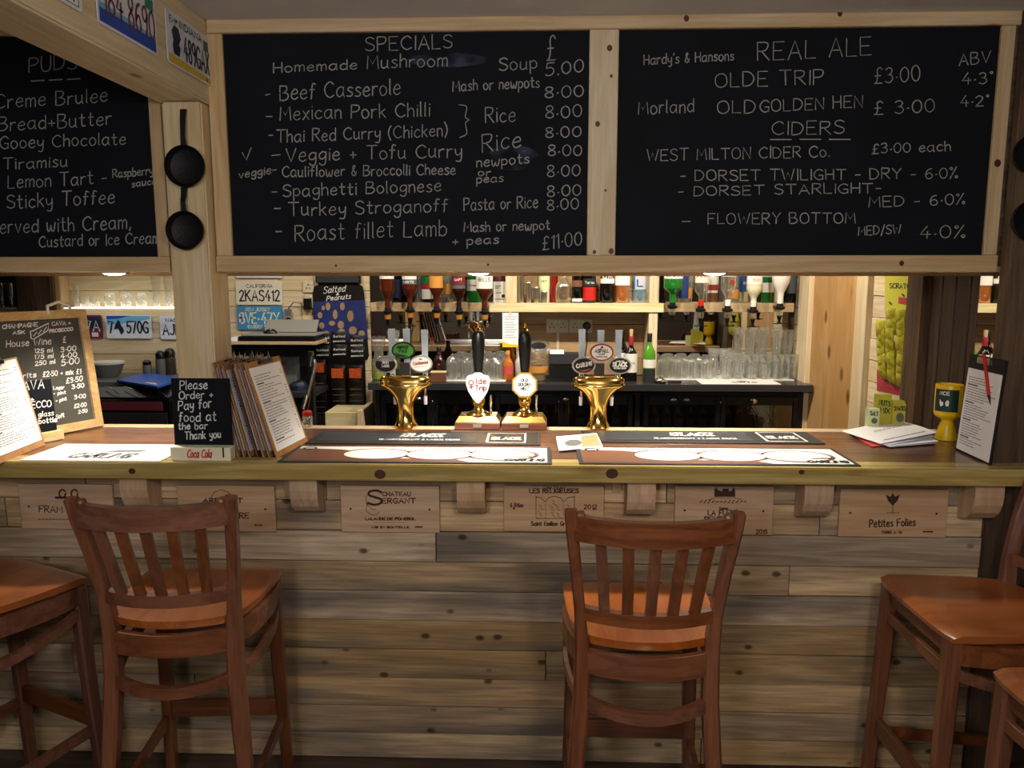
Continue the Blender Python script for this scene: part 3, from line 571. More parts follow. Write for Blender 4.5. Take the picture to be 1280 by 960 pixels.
crate(426, 550, 606, 665, 'crate end printed Chateau Sergant with an ornate S', [('CHATEAU', 478, 620, 513, 620, 5, .9), ('ERGANT', 478, 629, 519, 629, 6, 1.1), ('S', 460, 631, 477, 631, 18, 2.2), ('LALANDE DE POMEROL', 457, 650, 519, 650, 3, .9), ('-----------', 467, 654, 509, 654, 2, .4), ('MIS EN BOUTEILLE', 465, 660, 511, 660, 2, .7), ('====', 519, 660, 528, 660, 3, .8)],
      lambda m, sf: (ribbon(m, [(461, 615), (457, 622), (459, 632), (457, 638), (463, 643), (469, 644), (474, 640)], .7, sf), ribbon(m, [(458, 630), (464, 636), (470, 637)], .7, sf)))
def arches(m, sf):
    ribbon(m, [(670, 620), (670, 648), (718, 648), (718, 620)], 1.0, sf)
    ribbon(m, [(670, 621), (676, 622), (681, 627), (686, 622), (693, 620), (700, 622), (705, 627), (710, 622), (718, 621)], .9, sf)
    ribbon(m, [(682, 627), (682, 648)], .4, sf); ribbon(m, [(704, 627), (704, 648)], .4, sf)
    for gx, gy in ((676, 634), (675, 642), (692, 628), (690, 636), (697, 635), (691, 643), (698, 644), (711, 634)): ribbon(m, [(gx-2, gy-3), (gx+1, gy-1), (gx-1, gy+1), (gx+3, gy+3)], .7, sf)
crate(630, 754, 606, 664, 'crate end printed Les Religieuses 2012 with a triple arch emblem', [('CHATEAU', 680, 611, 706, 611, 3, .6), ('LES RELIGIEUSES', 662, 616, 723, 616, 5, 1.1), ('6 Btles', 638, 634, 654, 634, 5, .8), ('2012', 730, 636, 746, 636, 5, .9), ('Saint Emilion Grand Cru', 664, 657, 728, 657, 5, .9)], arches)
def chateau(m, sf):
    patch(m, sf, [(893, 621), (893, 612), (895, 609), (898, 613), (903, 614), (903, 611), (911, 611), (911, 614), (915, 613), (917, 609), (919, 612), (919, 621)])
    for k in range(12): ribbon(m, [(875+k*5, 628+math.sin(k)*1.2), (878+k*5, 626-math.sin(k)*1.2)], 1.2, sf)
    ribbon(m, [(885, 625), (895, 622), (906, 623), (918, 622), (928, 625)], .7, sf)
crate(844, 964, 607, 668, 'crate end printed La Fleur Peyrat 2015 behind the middle stool', [('Chateau', 899, 637, 910, 637, 3, .6), ('LA FLEUR', 885, 644, 923, 644, 6, 1.1), ('PEYRAT', 881, 652, 916, 652, 6, 1.1), ('2015', 945, 667, 959, 667, 5, .9)], chateau)
def plume(m, sf):
    patch(m, sf, [(1116, 632), (1110, 626), (1107, 618), (1113, 621), (1116, 616), (1119, 621), (1125, 618), (1122, 626)])
    ribbon(m, [(1116, 630), (1116, 641)], .9, sf); ribbon(m, [(1108, 641), (1124, 641)], .7, sf)
crate(1050, 1180, 610, 671, 'crate end printed Petites Folies with a plume, rightmost panel', [('Petites Folies', 1087, 659, 1144, 657, 9, 1.2), ('TERRE A VIN', 1102, 667, 1128, 667, 3, .7), ('====', 1154, 666, 1166, 666, 3, .9)], plume)

# ------------------------------------------------------------------ licence plates
def plate(label, corner, u, v, n, base, parts, th=.002, group=None):
    """corner lower left, u along the plate, v up; parts: (kind, material, data) in plate units of centimetres (30.5 x 15.5)"""
    corner, u, v, n = Vector(corner), Vector(u).normalized(), Vector(v).normalized(), Vector(n).normalized()
    t = thing('licence_plate', label, 'licence plate', corner+u*.1525, group=group)
    mk = MB(); r = .012; pts = []
    for cx, cy, a0 in ((.305-r, r, -90), (.305-r, .155-r, 0), (r, .155-r, 90), (r, r, 180)):
        for k in range(4): a = R(a0+k*30); pts.append(corner+u*(cx+r*math.cos(a))+v*(cy+r*math.sin(a)))
    mk.prism([p for p in pts], n*th).build('plate_metal', base, t)
    rg = uv_surf(corner, u*.01, v*.01, n, th+.0004)
    for i, (nm, mat, f) in enumerate(parts):
        m = MB(); f(m, uv_surf(corner, u*.01, v*.01, n, th+.0003+.0003*(i+1))); m.build(nm, mat, t)
    return t
def T(s, x0, x1, y, h, w): return lambda m, sf: text(m, s, x0, y, x1, y, h, w, sf, down=False, jit=0)
def TT(*a): return lambda m, sf: [text(m, s, x0, y, x1, y, h, w, sf, down=False, jit=0) for s, x0, x1, y, h, w in a]
def Q(*pts): return lambda m, sf: patch(m, sf, pts)
bx = -1.0995
plate('Indiana licence plate 489GAX on the beam, nearest the post', (bx, 2.352, 2.388), (0, 1, 0), (0, 0, 1), (1, 0, 0), 'plate_white',
      [('band', 'plate_yellow', Q((1, .6), (29.5, .6), (29.5, 2.2), (1, 3.2))), ('sticker', 'grey_ink', Q((25.5, 10.4), (29, 10.4), (29, 13.6), (25.5, 13.6))),
       ('emblem', 'navy', lambda m, sf: (patch(m, sf, [(4, 3.6), (7.5, 3.4), (8.6, 6), (7.6, 7), (9, 9), (7.8, 11.6), (5, 12), (3.2, 10), (4, 7.5), (3.4, 6)]))),
       ('lettering', 'navy', TT(('489GAX', 11, 29, 3.6, 6.6, .85), ('INDIANA', 8.5, 24, 12.3, 2.0, .4), ('E-1*', 2, 7, 12.3, 1.8, .35), ('41', 26, 29, .9, 1.4, .3)))])
plate('blue and white licence plate 184 8690 in the middle of the beam', (bx, 1.985, 2.386), (0, 1, 0), (0, 0, 1), (1, 0, 0), 'plate_white',
      [('band', 'deep_blue', Q((.8, .8), (29.6, .8), (29.6, 4.2), (.8, 4.2))), ('pale_band', 'sky_blue', Q((.8, 4.2), (29.6, 4.2), (29.6, 5.2), (.8, 5.6))), ('sticker', 'sticker_green', Q((24.5, 11.6), (29, 11.6), (29, 14.6), (24.5, 14.6))),
       ('lettering', 'maroon', TT(('184', 3, 12, 3.8, 7.6, .8), ('8690', 15, 29, 3.8, 7.6, .8), ('Illinois', 12, 22, 12.6, 2, .4)))])
plate('licence plate with an 07 sticker at the top left corner of the view', (bx, 1.615, 2.386), (0, 1, 0), (0, 0, 1), (1, 0, 0), 'plate_white',
      [('band', 'navy', Q((1, .8), (29, .8), (29, 5), (1, 5))), ('sticker', 'badge_white', Q((22, 1), (28.6, 1), (28.6, 5), (22, 5))), ('lettering', 'navy', TT(('07', 24, 28, 1.6, 2.8, .5), ('3', 22.4, 23.2, 2, 1.4, .2), ('PK 2107', 3, 27, 6, 6.6, .9)))])
def back_plate(xl, yb, label, base, parts, Y=4.985):
    a = P(xl, yb, Y); return plate(label, (a.x, Y, a.z), (1, 0, 0), (0, 0, 1), (0, -1, 0), base, parts)
back_plate(296, 381, 'cream California licence plate 2KAS412 on the pine wall', 'plate_cream', [('lettering', 'navy', T('2KAS412', 2.2, 28.5, 2.6, 6.8, .95)), ('heading', 'grey_ink', T('CALIFORNIA', 7, 24, 11.2, 2.1, .4))])
back_plate(297, 412, 'blue New Jersey licence plate BVE 47Y below the cream plate', 'plate_blue', [('lettering', 'plate_cream', TT(('BVE', 2, 12.8, 4.2, 6.8, 1.0), ('*', 13.8, 15, 5, 3, .4), ('47Y', 16.4, 28, 4.2, 6.8, 1.0), ('NEW JERSEY', 6, 22, 12.2, 2.1, .4), ('GARDEN STATE', 7, 26, 1, 2, .45)))])
back_plate(134, 423, 'Wyoming style licence plate 7 570G with bucking horse under the glass shelf', 'plate_white', [('sky', 'sky_blue', Q((.6, 9), (.6, 15), (29.8, 15), (29.8, 13), (20, 11), (12, 10))), ('blue_top', 'deep_blue', Q((.6, 12.6), (.6, 15), (17, 15), (8, 13))),
       ('horse', 'navy', Q((6.2, 9), (5.2, 6), (8, 6.6), (9, 4), (10.2, 2.4), (12, 5), (11.2, 7), (10, 9), (9.6, 11), (8.4, 12.4), (7.4, 11))), ('lettering', 'navy', TT(('7', 1.8, 4.4, 3.8, 7.4, 1.1), ('570G', 14, 28, 3.8, 7.4, 1.1)))])
back_plate(201, 424, 'pale Washington licence plate AJK partly hidden behind the pine post', 'plate_white', [('lettering', 'navy', T('AJK 502', 2, 28.5, 3, 6.8, 1.0)), ('heading', 'maroon', T('WASHINGTON', 4, 26, 11.6, 2, .5))])
back_plate(73, 423, 'dark maroon licence plate with a 7A ending beside the framed board', 'maroon', [('panel', 'navy', Q((1, 7), (29.5, 7), (29.5, 14.6), (1, 14.6))), ('sticker', 'plate_white', Q((23, 1.2), (27.4, 1.2), (27.4, 4), (23, 4))), ('lettering', 'plate_white', T('3 247A', 2, 28.5, 5, 6.6, .8))])
back_plate(295, 347.5, 'grey licence plate just showing below the header above the cream plate', 'plate_white', [('lettering', 'navy', T('SB 1984', 2, 28, 4, 7, 1))])

# ------------------------------------------------------------------ pans
def pan(x, ztop, zc, r, label):
    t = thing('frying_pan', label, 'frying pan', (x, 2.60, zc-r), group=None)
    rot = Matrix.Translation((x, 2.598, zc)) @ Matrix.Rotation(R(90), 4, 'X')
    MB().lathe([(0.001, 0), (r*.84, 0), (r*.9, .004), (r, .028), (r*.985, .030), (r*.86, .008), (r*.8, .005), (.001, .005)], (0,0,0), 32, mat=rot, cap=False).build('pan_bowl', 'black_iron', t, smooth=True)
    MB().sweep([(x, 2.575, zc+r*.96), (x, 2.572, zc+r+.03), (x, 2.580, ztop-.03), (x, 2.588, ztop)], [.018, .014, .017, .02], [.006]*4).build('handle', 'black_iron', t)
    m = MB(); m.lathe([(.006, 0), (.006, .012)], (0,0,0), 10, mat=Matrix.Translation((x, 2.596, ztop-.012)) @ Matrix.Rotation(R(90), 4, 'X')); m.build('hanging_hook', 'steel', t)
a = P(232, 208, 2.58); pan(a.x, P(232, 136, 2.58).z, a.z, .068, 'black cast iron pan hanging on the pine post, upper of the two')
a = P(232, 288, 2.58); pan(a.x, P(232, 234, 2.58).z, a.z, .064, 'black cast iron pan hanging on the pine post, lower of the two')
a = P(1290, 192, 2.58); pan(a.x, a.z+.17, a.z, .062, 'black pan on the right timber post, upper one at the picture edge')
a = P(1291, 275, 2.58); pan(a.x, a.z+.14, a.z, .068, 'black pan on the right timber post, lower one at the picture edge')
# ------------------------------------------------------------------ bar stools
def qb(p0, p1, p2, n=9):
    p0, p1, p2 = map(Vector, (p0, p1, p2)); c = p1*2-(p0+p2)/2
    return [p0*(1-t)**2+c*2*t*(1-t)+p2*t*t for t in [i/(n-1) for i in range(n)]]
def make_stool(label):
    t = thing('bar_stool', label, 'bar stool', (0, 0, 0), group='slat backed bar stools')
    B = lambda m, n, mat='stool_z': m.build(n, mat, t, local=True)
    for s in (-1, 1):
        pth = [(s*.212,-.25,0), (s*.200,-.232,.25), (s*.185,-.215,.45), (s*.174,-.200,.62), (s*.174,-.196,.76), (s*.181,-.204,.87), (s*.194,-.232,1.0), (s*.206,-.268,1.115), (s*.211,-.283,1.170)]
        m = MB().sweep(pth, [.034,.038,.044,.044,.040,.030,.030,.032,.032], [.038,.042,.046,.050,.048,.042,.040,.036,.028], n=8)
        B(m, 'rear_leg')
        m = MB(); m.lathe([(.006, -.012), (.014, -.008), (.016, 0), (.014, .008), (.006, .012)], (0,0,0), 14, mat=Matrix.Translation((s*.185, -.281, 1.156)) @ Matrix.Rotation(R(90), 4, 'Y'))
        B(m, 'rail_knob')
        B(MB().sweep([(s*.183,.168,.772), (s*.190,.178,.45), (s*.202,.20,0)], [.046,.042,.034], [.046,.042,.034], n=8), 'front_leg')
        B(MB().sweep(qb((s*.174,-.185,.732), (s*.214,-.01,.732), (s*.197,.155,.732)), .018, .062, side=(1,0,0)), 'side_apron', 'stool_x')
        B(MB().sweep(qb((s*.176,-.19,.605), (s*.212,0,.632), (s*.192,.165,.675)), .018, .032, side=(1,0,0)), 'side_stretcher', 'stool_x')
        B(MB().sweep([(s*.192,-.225,.225), (s*.196,.185,.255)], .018, .034, side=(1,0,0)), 'foot_stretcher', 'stool_x')
    B(MB().sweep(qb((-.196,-.278,1.126), (0,-.335,1.126), (.196,-.278,1.126), 13), .066, .022, side=(0,0,1)), 'top_rail', 'stool_x')
    B(MB().sweep(qb((-.180,-.206,.868), (0,-.255,.866), (.180,-.206,.868), 13), .036, .024, side=(0,0,1)), 'lower_rail', 'stool_x')
    for k in (-2, -1, 0, 1, 2):
        yt = -.331+.0062*k*k; yb = -.252+.0052*k*k
        B(MB().sweep([(k*.0585, yb, .872), (k*.0625, (yb+yt)/2-.002, .985), (k*.068, yt, 1.10)], .029, .011, side=(1,0,0)), 'slat')
    B(MB().sweep(qb((-.168,-.205,.730), (0,-.248,.730), (.168,-.205,.730), 11), .066, .02, side=(0,0,1)), 'rear_apron', 'stool_x')
    B(MB().sweep(qb((-.172,-.205,.615), (0,-.268,.600), (.172,-.205,.615), 11), .034, .02, side=(0,0,1)), 'rear_stretcher', 'stool_x')
    B(MB().box(-.175, .175, .158, .176, .715, .768, bev=.002), 'front_apron', 'stool_x')
    B(MB().box(-.185, .185, .172, .192, .262, .320, bev=.002), 'foot_rail', 'stool_x')
    B(MB().box(-.172, .172, .165, .182, .655, .690, bev=.002), 'front_stretcher', 'stool_x')
    # saddled seat
    m = MB(); n = 14; top = []; bot = []
    for j in range(n+1):
        v = j/n*2-1; rt = []; rb = []
        for i in range(n+1):
            u = i/n*2-1
            hw = .188+.030*(v+1)/2+.012*(1-v*v)
            y = -.185+.385*(v+1)/2 - .045*(1-u*u)*max(0, -v)**2 - .014*(abs(u)**5)*max(0, v)**3
            hw *= 1-.08*max(0, -v)**4
            z = .795-.012*math.exp(-((u-.45)**2*6+(v+.1)**2*2.2))-.012*math.exp(-((u+.45)**2*6+(v+.1)**2*2.2))-.011*max(0, (v-.78)/.22)**2
            rt.append(m.bm.verts.new((u*hw, y, z))); rb.append(m.bm.verts.new((u*hw*.985, y*.99, .770)))
        top.append(rt); bot.append(rb)
    for j in range(n):
        for i in range(n):
            m.bm.faces.new((top[j][i], top[j][i+1], top[j+1][i+1], top[j+1][i])); m.bm.faces.new((bot[j][i], bot[j+1][i], bot[j+1][i+1], bot[j][i+1]))
    def side(a, b): 
        for k in range(len(a)-1): m.bm.faces.new((a[k], b[k], b[k+1], a[k+1]))
    side(top[0], bot[0]); side(top[-1], bot[-1]); side([r[0] for r in top], [r[0] for r in bot]); side([r[-1] for r in top], [r[-1] for r in bot])
    m.build('seat', 'stool_seat', t, smooth=True, local=True)
    return t
st = make_stool('slat backed bar stool standing square on to the bar right of the middle')
st.location = (.302, 2.168, 0); st.rotation_euler = (0, 0, R(-1))
dup(st, (-1.056, 2.25, 0), R(4), 'slat backed bar stool turned slightly left, in front of the crate end reading AIRE')
dup(st, (-1.735, 2.262, 0), R(-24), 'bar stool at the left edge of the view, only its seat and legs showing')
dup(st, (1.315, 2.225, 0), R(91), 'bar stool side on at the right end of the bar, seat fully in view')
dup(st, (1.335, 1.625, 0), R(93), 'nearest bar stool, only its seat corner in the bottom right of the view')

# ------------------------------------------------------------------ bar runners and towels
def mat_on(px_pts, label, cat, name, z, mats, parts, th=.004, x=None):
    x0, x1, y0, y1 = x; t = thing(name, label, cat, ((x0+x1)/2, (y0+y1)/2, z))
    MB().box(x0, x1, y0, y1, z, z+th, bev=.001).build('backing', mats, t)
    for i, (nm, mat, f) in enumerate(parts):
        m = MB(); f(m, lambda a, b, i=i: Vector((x0+(x1-x0)*a/92.0, y0+(y1-y0)*b/25.0, z+th+.0003*(i+1)))); m.build(nm, mat, t)
    return t
def lager(label, x):
    def cols(m, sf): [ring(m, sf, cx, 12, 12.7, 8.8, 1.7, 32) for cx in (31, 53, 75)]
    return mat_on(None, label, 'bar runner', 'bar_runner', CT, 'mat_rubber', [
        ('print', 'mat_white', Q((1.5, 1.5), (90.5, 1.5), (90.5, 23.5), (1.5, 23.5))),
        ('copper_band', 'mat_copper', Q((1.5, 1.5), (64, 1.5), (60, 4.5), (38, 6), (30, 14), (16, 19), (1.5, 20))),
        ('glass_rim', 'mat_copper', cols), ('foam', 'mat_foam', lambda m, sf: [patch(m, sf, ell(cx, 12, 11.2, 7.3, 28)) for cx in (31, 53, 75)] and None),
        ('lettering', 'ink', lambda m, sf: (text(m, 'CARLING', 76, 3, 89, 3, 3, .9, sf, down=False, jit=0, shear=.25), patch(m, sf, [(78, 8), (80, 9.5), (88, 10), (86, 8.4)]), ring(m, sf, 5.5, 20, 2.6, 2.2, .8, 14)))], x=x)
def dark(label, x):
    return mat_on(None, label, 'bar runner', 'bar_runner', CT, 'mat_rubber', [
        ('print', 'mat_black', Q((1, 1), (91, 1), (91, 24), (1, 24))), ('grey_stripe', 'mat_grey', lambda m, sf: [patch(m, sf, [(3, y), (66, y), (66, y+.5), (3, y+.5)]) for y in (6, 10, 14, 18, 21)] and None),  # grey stripes laid across the black field
        ('lettering', 'badge_white', lambda m, sf: (text(m, 'BLACK', 36, 14, 52, 14, 6, 1.8, sf, down=False, jit=0, shear=.15), text(m, 'BLACKCURRANT & LAGER CIDER', 28, 7, 60, 7, 2, .4, sf, down=False, jit=0),
             ribbon(m, [(71, 3), (71, 22), (86, 22), (86, 3), (71, 3)], .9, sf), text(m, 'BLACK', 73, 9, 84, 9, 5, 1.1, sf, down=False, jit=0)))], x=x)
lager('white bar runner printed with beer glasses, in front of the hand pumps', (-.868, .050, 2.476, 2.722))
lager('white bar runner printed with beer glasses, behind the middle stool', (.140, 1.060, 2.484, 2.735))
dark('black bar runner lying behind the left beer glass runner', (-.862, .012, 2.765, 2.985))
dark('black bar runner lying behind the right beer glass runner', (.176, 1.068, 2.822, 3.035))
mat_on(None, 'white bar towel at the left end of the bar beside the menus', 'bar towel', 'bar_towel', CT, 'mat_white', [
    ('lettering', 'grey_ink', lambda m, sf: (text(m, 'CARLING', 26, 4, 66, 4, 6, 2.2, sf, down=False, jit=0, shear=.3), patch(m, sf, [(40, 12), (48, 15), (72, 16), (66, 13), (50, 12.4)])))], x=(-1.742, -1.262, 2.47, 2.72))
mat_on(None, 'white bar towel on the back bar in front of the clean glasses', 'bar towel', 'bar_towel', BT, 'mat_white', [
    ('lettering', 'ink', lambda m, sf: (text(m, 'CARLING', 38, 7, 66, 7, 5, 1.6, sf, down=False, jit=0, shear=.3), patch(m, sf, [(44, 14), (50, 18), (62, 17), (56, 14)])))], x=(P(876, 478, 4.6).x, P(975, 478, 4.6).x, 4.575, 4.75))
# leaflet left on the bar
t = thing('leaflet', 'folded white leaflet with a glass pictured on it between the bar runners', 'leaflet', (.15, 2.8, CT))
MB().obox((.078, 2.655, CT+.005), (.16, .07, 0), (-.005, .235, 0), (0, 0, .003)).build('leaflet_paper', 'paper', t)
lf = uv_surf((.078, 2.655, CT+.008), (.0016, .0007, 0), (-.00005, .00235, 0), (0, 0, 1), .0005)
m = MB(); patch(m, lf, [(52, 6), (98, 6), (98, 92), (60, 92), (56, 50)]); m.build('picture', 'coin', t)
m = MB(); patch(m, uv_surf((.078, 2.655, CT+.008), (.0016, .0007, 0), (-.00005, .00235, 0), (0, 0, 1), .0009), ell(36, 42, 20, 24, 16)); m.build('glass_picture', 'grey_plastic', t)

# ------------------------------------------------------------------ clipboards and signs on the bar
def onplane(o, n, off=.0012):
    o, n = Vector(o), Vector(n).normalized(); o = o+n*off
    def f(px, py):
        d = _ray(px, py); e = Vector((0, 0, EYE)); return e+d*((o-e).dot(n)/d.dot(n))
    return f
def clipboard(label, bl, u, v, board='clip_wood', mat_paper='paper', lines=26, seed=1, th=.004, clipm='black_plastic', margins=(.05, .05, .06, .06), big=True, group=None):
    bl, u, v = Vector(bl), Vector(u), Vector(v); n = u.cross(v).normalized()
    t = thing('clipboard', label, 'clipboard', bl+u*.5, group=group)
    m = MB().obox(bl-n*th, u, v, n*th)
    m.build('board', board, t)
    l, r, b, tp = margins; o = bl+u*l+v*b; pu, pv = u*(1-l-r), v*(1-b-tp)
    MB().obox(o+n*.0004, pu, pv, n*.0012).build('menu_sheet', mat_paper, t)
    rr = random.Random(seed); sf = uv_surf(o, pu/100, pv/100, n, .0022); m = MB(); y = 93
    for k in range(lines):
        y -= 84/lines; x = 7
        if k % 7 == 3: ribbon(m, [(7, y), (7+rr.randint(18, 30), y)], 1.6, sf); continue
        end = rr.randint(45, 82)
        while x < end:
            w = rr.randint(5, 13); ribbon(m, [(x, y), (x+w, y)], .75, sf); x += w+1.8
        if big and rr.random() < .6: ribbon(m, [(90, y), (94, y)], .9, sf)
    m.build('menu_text', 'grey_ink', t)
    c0 = bl+u*.33+v*(.955 if clipm != 'chrome' else .93); 
    m = MB().obox(c0+n*.001, u*.34, v*(.04 if clipm != 'chrome' else .06), n*.012, bev=.001); m.build('clip', clipm, t)
    m = MB()
    for a in (.06, .28): m.sweep([c0+u*a+v*.045+n*.006, c0+u*(a+.05)+v*.115+n*.009, c0+u*(a+.005)+v*.045+n*.012], .0015, .0015, n=6)
    m.build('clip_wire', 'chrome', t)
    return t
clipboard('front menu clipboard of the row leaning on the pine post, full sheet readable', (-.888, 2.538, CT), (.028, .265, 0), (-.098, .004, .325), seed=4)
names = ['second', 'third', 'fourth', 'fifth', 'sixth', 'seventh']
for k in range(6):
    clipboard('%s menu clipboard back from the front one, seen almost edge on beside the post' % names[k], (-.916-.0225*k, 2.545+.006*(k % 3), CT), (.022-.004*k, .262, 0), (-.088+.003*k, .004-.003*(k % 2), .318+.004*(k % 3)), seed=20+k, mat_paper='paper_cool' if k % 2 else 'paper', lines=24, big=False, board='clip_wood' if k != 2 else 'stool_x')
clipboard('large menu clipboard at the left edge of the view, overexposed white sheet', (-1.780, 2.405, CT), (-.033, .312, 0), (-.075, -.006, .327), seed=9, margins=(.03, .04, .07, .02), lines=30)
rc = clipboard('black clipboard with a typed letter leaning on the right timber post', (1.503, 2.752, CT), (-.014, -.236, 0), (.024, 0, .346), board='black_matt', seed=14, margins=(.03, .03, .02, .14), lines=28, clipm='chrome', th=.007, big=False)
sf = onplane((1.503, 2.752, CT), (-.2, -.01, .016), .004)
m = MB(); patch(m, sf, [(1236, 501), (1245, 503), (1243, 519), (1233, 516)]); m.build('photo_print', 'ink', rc)
m = MB(); patch(m, sf, [(1229, 499), (1236, 499), (1234, 515), (1228, 512)]); m.build('photo_print', 'clip_pink', rc)
m = MB(); text(m, 'WELCOME TO', 1215, 471, 1234, 474, 3, .8, sf, jit=0); m.build('letter_heading', 'deep_blue', rc)
t = thing('pen', 'red pen clipped on the black clipboard', 'pen', PXW(1233, 470, 1.495))
a, b, c = PXW(1230, 443, 1.496), PXW(1236, 494, 1.488), PXW(1238, 506, 1.486)
MB().sweep([a, b], .0055, 0, n=10).build('barrel', 'red', t, smooth=True); MB().sweep([b, c], [.0055, .001], 0, n=10).build('tip', 'black_plastic', t, smooth=True)

# framed menu board standing at the left
fb = Vector((-1.80, 3.07, CT+.004)); fu = Vector((.17, .385, 0)); fv = Vector((-.058, .03, .478)); fn = fu.cross(fv).normalized(); fo = fb-fu
t = thing('menu_board', 'pine framed grey chalkboard listing house wine prices standing at the left of the bar', 'chalkboard', fo+fu*.5)
MB().obox(fo-fn*.012+fu*.05+fv*.04, fu*.9, fv*.92, fn*.010).build('slate', 'slate_grey', t)
w = .075; wv = .068
for (o, a, b) in ((fo, fu, fv*wv), (fo+fv*(1-wv), fu, fv*wv)):
    MB().prism([o-fn*.008, o+a-fn*.008, o+a-fn*.008-(fu*w if o == fo else fu*0)+(b if o == fo else b), o+(fu*w if o == fo else fu*0)+b-fn*.008] if o == fo else [o+fu*w-fn*.008, o+fu*(1-w)-fn*.008, o+fu+b-fn*.008, o+b-fn*.008], fn*.018).build('frame_rail', 'frame_wood', t)
for a0, a1 in ((0, w), (1, 1-w)):
    MB().prism([fo+fu*a0-fn*.008, fo+fu*a1+fv*wv-fn*.008, fo+fu*a1+fv*(1-wv)-fn*.008, fo+fu*a0+fv-fn*.008], fn*.018).build('frame_stile', 'frame_wood', t)
bs = onplane(fo, fn, -.0005)
m = MB()
tp = fo+fu*.62+fv; tq = fo+fu*.86+fv
m.sweep([tp+fv*-.03+fn*.011, tp+fv*.035+fn*.012, (tp+tq)/2+fv*.07+fn*.006, tq+fv*.03, tq+fv*.0-fn*.004], .006, 0, n=10); m.build('rope_handle', 'cream_card', t, smooth=True)
block([('CHAMPAGNE', 3, 411, 47, 408, 5), ('ASK', 16, 418, 31, 417, 4), ('CAVA +', 65, 407, 88, 406, 5), ('PROSECCO', 62, 416, 91, 413, 4), ('House Wine', 8, 434, 64, 430, 8), ('£', 79, 428, 82, 428, 7),
       ('125 ml', 43, 441, 66, 440, 5), ('3·00', 76, 440, 95, 438, 6), ('175 ml', 43, 449, 67, 447, 5), ('4·00', 76, 448, 96, 446, 6), ('250 ml', 44, 457, 69, 454, 5), ('5·00', 77, 457, 99, 454, 7),
       ('Spirits', 14, 474, 45, 471, 6), ('£2·50 + mix £1', 54, 471, 101, 467, 6), ('£3·50', 83, 479, 103, 476, 6), ('Lager', 67, 487, 80, 486, 4), ('3·50', 90, 486, 105, 484, 5), ('½ pint', 67, 494, 82, 492, 4), ('3·00', 93, 499, 107, 497, 5), ('½ pint', 70, 503, 83, 500, 4), ('£2·00', 93, 510, 108, 508, 5), ('2·50', 98, 517, 109, 515, 4), ('Soft', 70, 524, 80, 521, 5)],
      t, bs, 1.1, mat='chalk_white')
m = MB(); ribbon(m, [(38, 414), (39, 423), (42, 424), (60, 413), (61, 404), (40, 414)], 1.4, bs); ribbon(m, [(42, 420), (46, 415), (48, 418), (52, 412), (54, 415), (58, 409)], 1.2, bs); m.build('banner_drawing', 'chalk_white', t)
# small sign on a wood block in front of it
so = Vector((-1.925, 2.635, CT)); su = Vector((.098, .196, 0)); sn = su.cross(Vector((0, 0, 1))).normalized()
t = thing('block_sign', 'small black cava sign slotted in a pale wooden block between clipboard and menu board', 'sign', so+su*.5)
MB().obox(so-sn*.02, su, (0, 0, .036), sn*.045, bev=.002).build('wood_block', 'shelf_wood', t)
MB().obox(so+su*.02+Vector((0, 0, .036)), su*.92, (-.012, .006, .195), sn*.004).build('sign_panel', 'slate', t)
ss = onplane(so+su*.02+Vector((0, 0, .036)), su.cross(Vector((-.012, .006, .195))), .0052)
block([('CAVA', 20, 489, 55, 485, 11), ('+', 38, 502, 42, 502, 6), ('PROSECCO', 15, 513, 64, 508, 8), ('£3·50 glass', 22, 524, 67, 519, 6), ('£15·00 bottle', 20, 533, 71, 527, 6)], t, ss, 1.2, mat='chalk_white')
# "please order" sign
t = thing('sign_holder', 'white wooden sign holder with red script lettering at the foot of the pine post', 'sign holder', (-1.14, 2.53, CT))
a, b = P(213, 576, 2.49), P(288, 575, 2.49)
MB().box(a.x, b.x, 2.492, 2.535, CT, CT+.046, bev=.002).build('holder_block', 'cream_card', t)
MB().box(b.x-.026, b.x-.021, 2.4905, 2.4925, CT+.012, CT+.046).build('slot', 'ink', t)
m = MB(); hs = plane_px(2.492, .0006)
text(m, 'Coca Cola', 234, 572, 264, 572, 10, 1.5, hs, jit=.1, shear=.25); m.build('lettering', 'cola_red', t)
t = thing('chalk_sign', 'small black chalk sign asking to order and pay at the bar', 'sign', (-1.14, 2.545, CT+.046))
a, b = P(219, 556, 2.54), P(287, 473, 2.54)
MB().box(a.x, b.x, 2.537, 2.543, CT+.010, b.z, bev=.0008).build('slate', 'slate', t)
block([('Please', 225, 487, 259, 486, 11), ('Order +', 224, 499, 266, 497, 9), ('Pay for', 223, 513, 264, 509, 11), ('food at', 224, 527, 270, 526, 11), ('the bar', 223, 537, 259, 536, 8), ('Thank you', 231, 549, 276, 547, 9)], t, plane_px(2.537, .0008), 1.3, mat='chalk_white')

# collection pot and papers
x, y = P(1182, 552, 2.93).x, 2.93
t = thing('collection_pot', 'yellow charity collection pot with a dark green label beside the right clipboard', 'collection pot', (x, y, CT))
MB().lathe([(.039, 0), (.040, .006), (.029, .045), (.020, .072), (.023, .079), (.042, .088), (.047, .096), (.049, .103), (.049, .208), (.047, .212), (.043, .212), (.041, .206), (.001, .206)], (x, y, CT), 32).build('pot_body', 'charity_yellow', t, smooth=True)
m = MB()
for i in range(14):
    a0, a1 = R(178+i*7.4), R(178+(i+1)*7.4)
    m.face([(x+.0497*math.cos(a), y+.0497*math.sin(a), CT+z) for a, z in ((a0, .112), (a1, .112), (a1, .196), (a0, .196))])
lb = m.build('paper_label', 'charity_green', t)
cylf = lambda a, b: Vector((x+.0505*math.cos(R(200+a)), y+.0505*math.sin(R(200+a)), CT+b))
m = MB(); text(m, 'NCE', 8, .192, 34, .192, .012, .003, lambda a, b: cylf(a, b), down=False, jit=0)
m = MB()
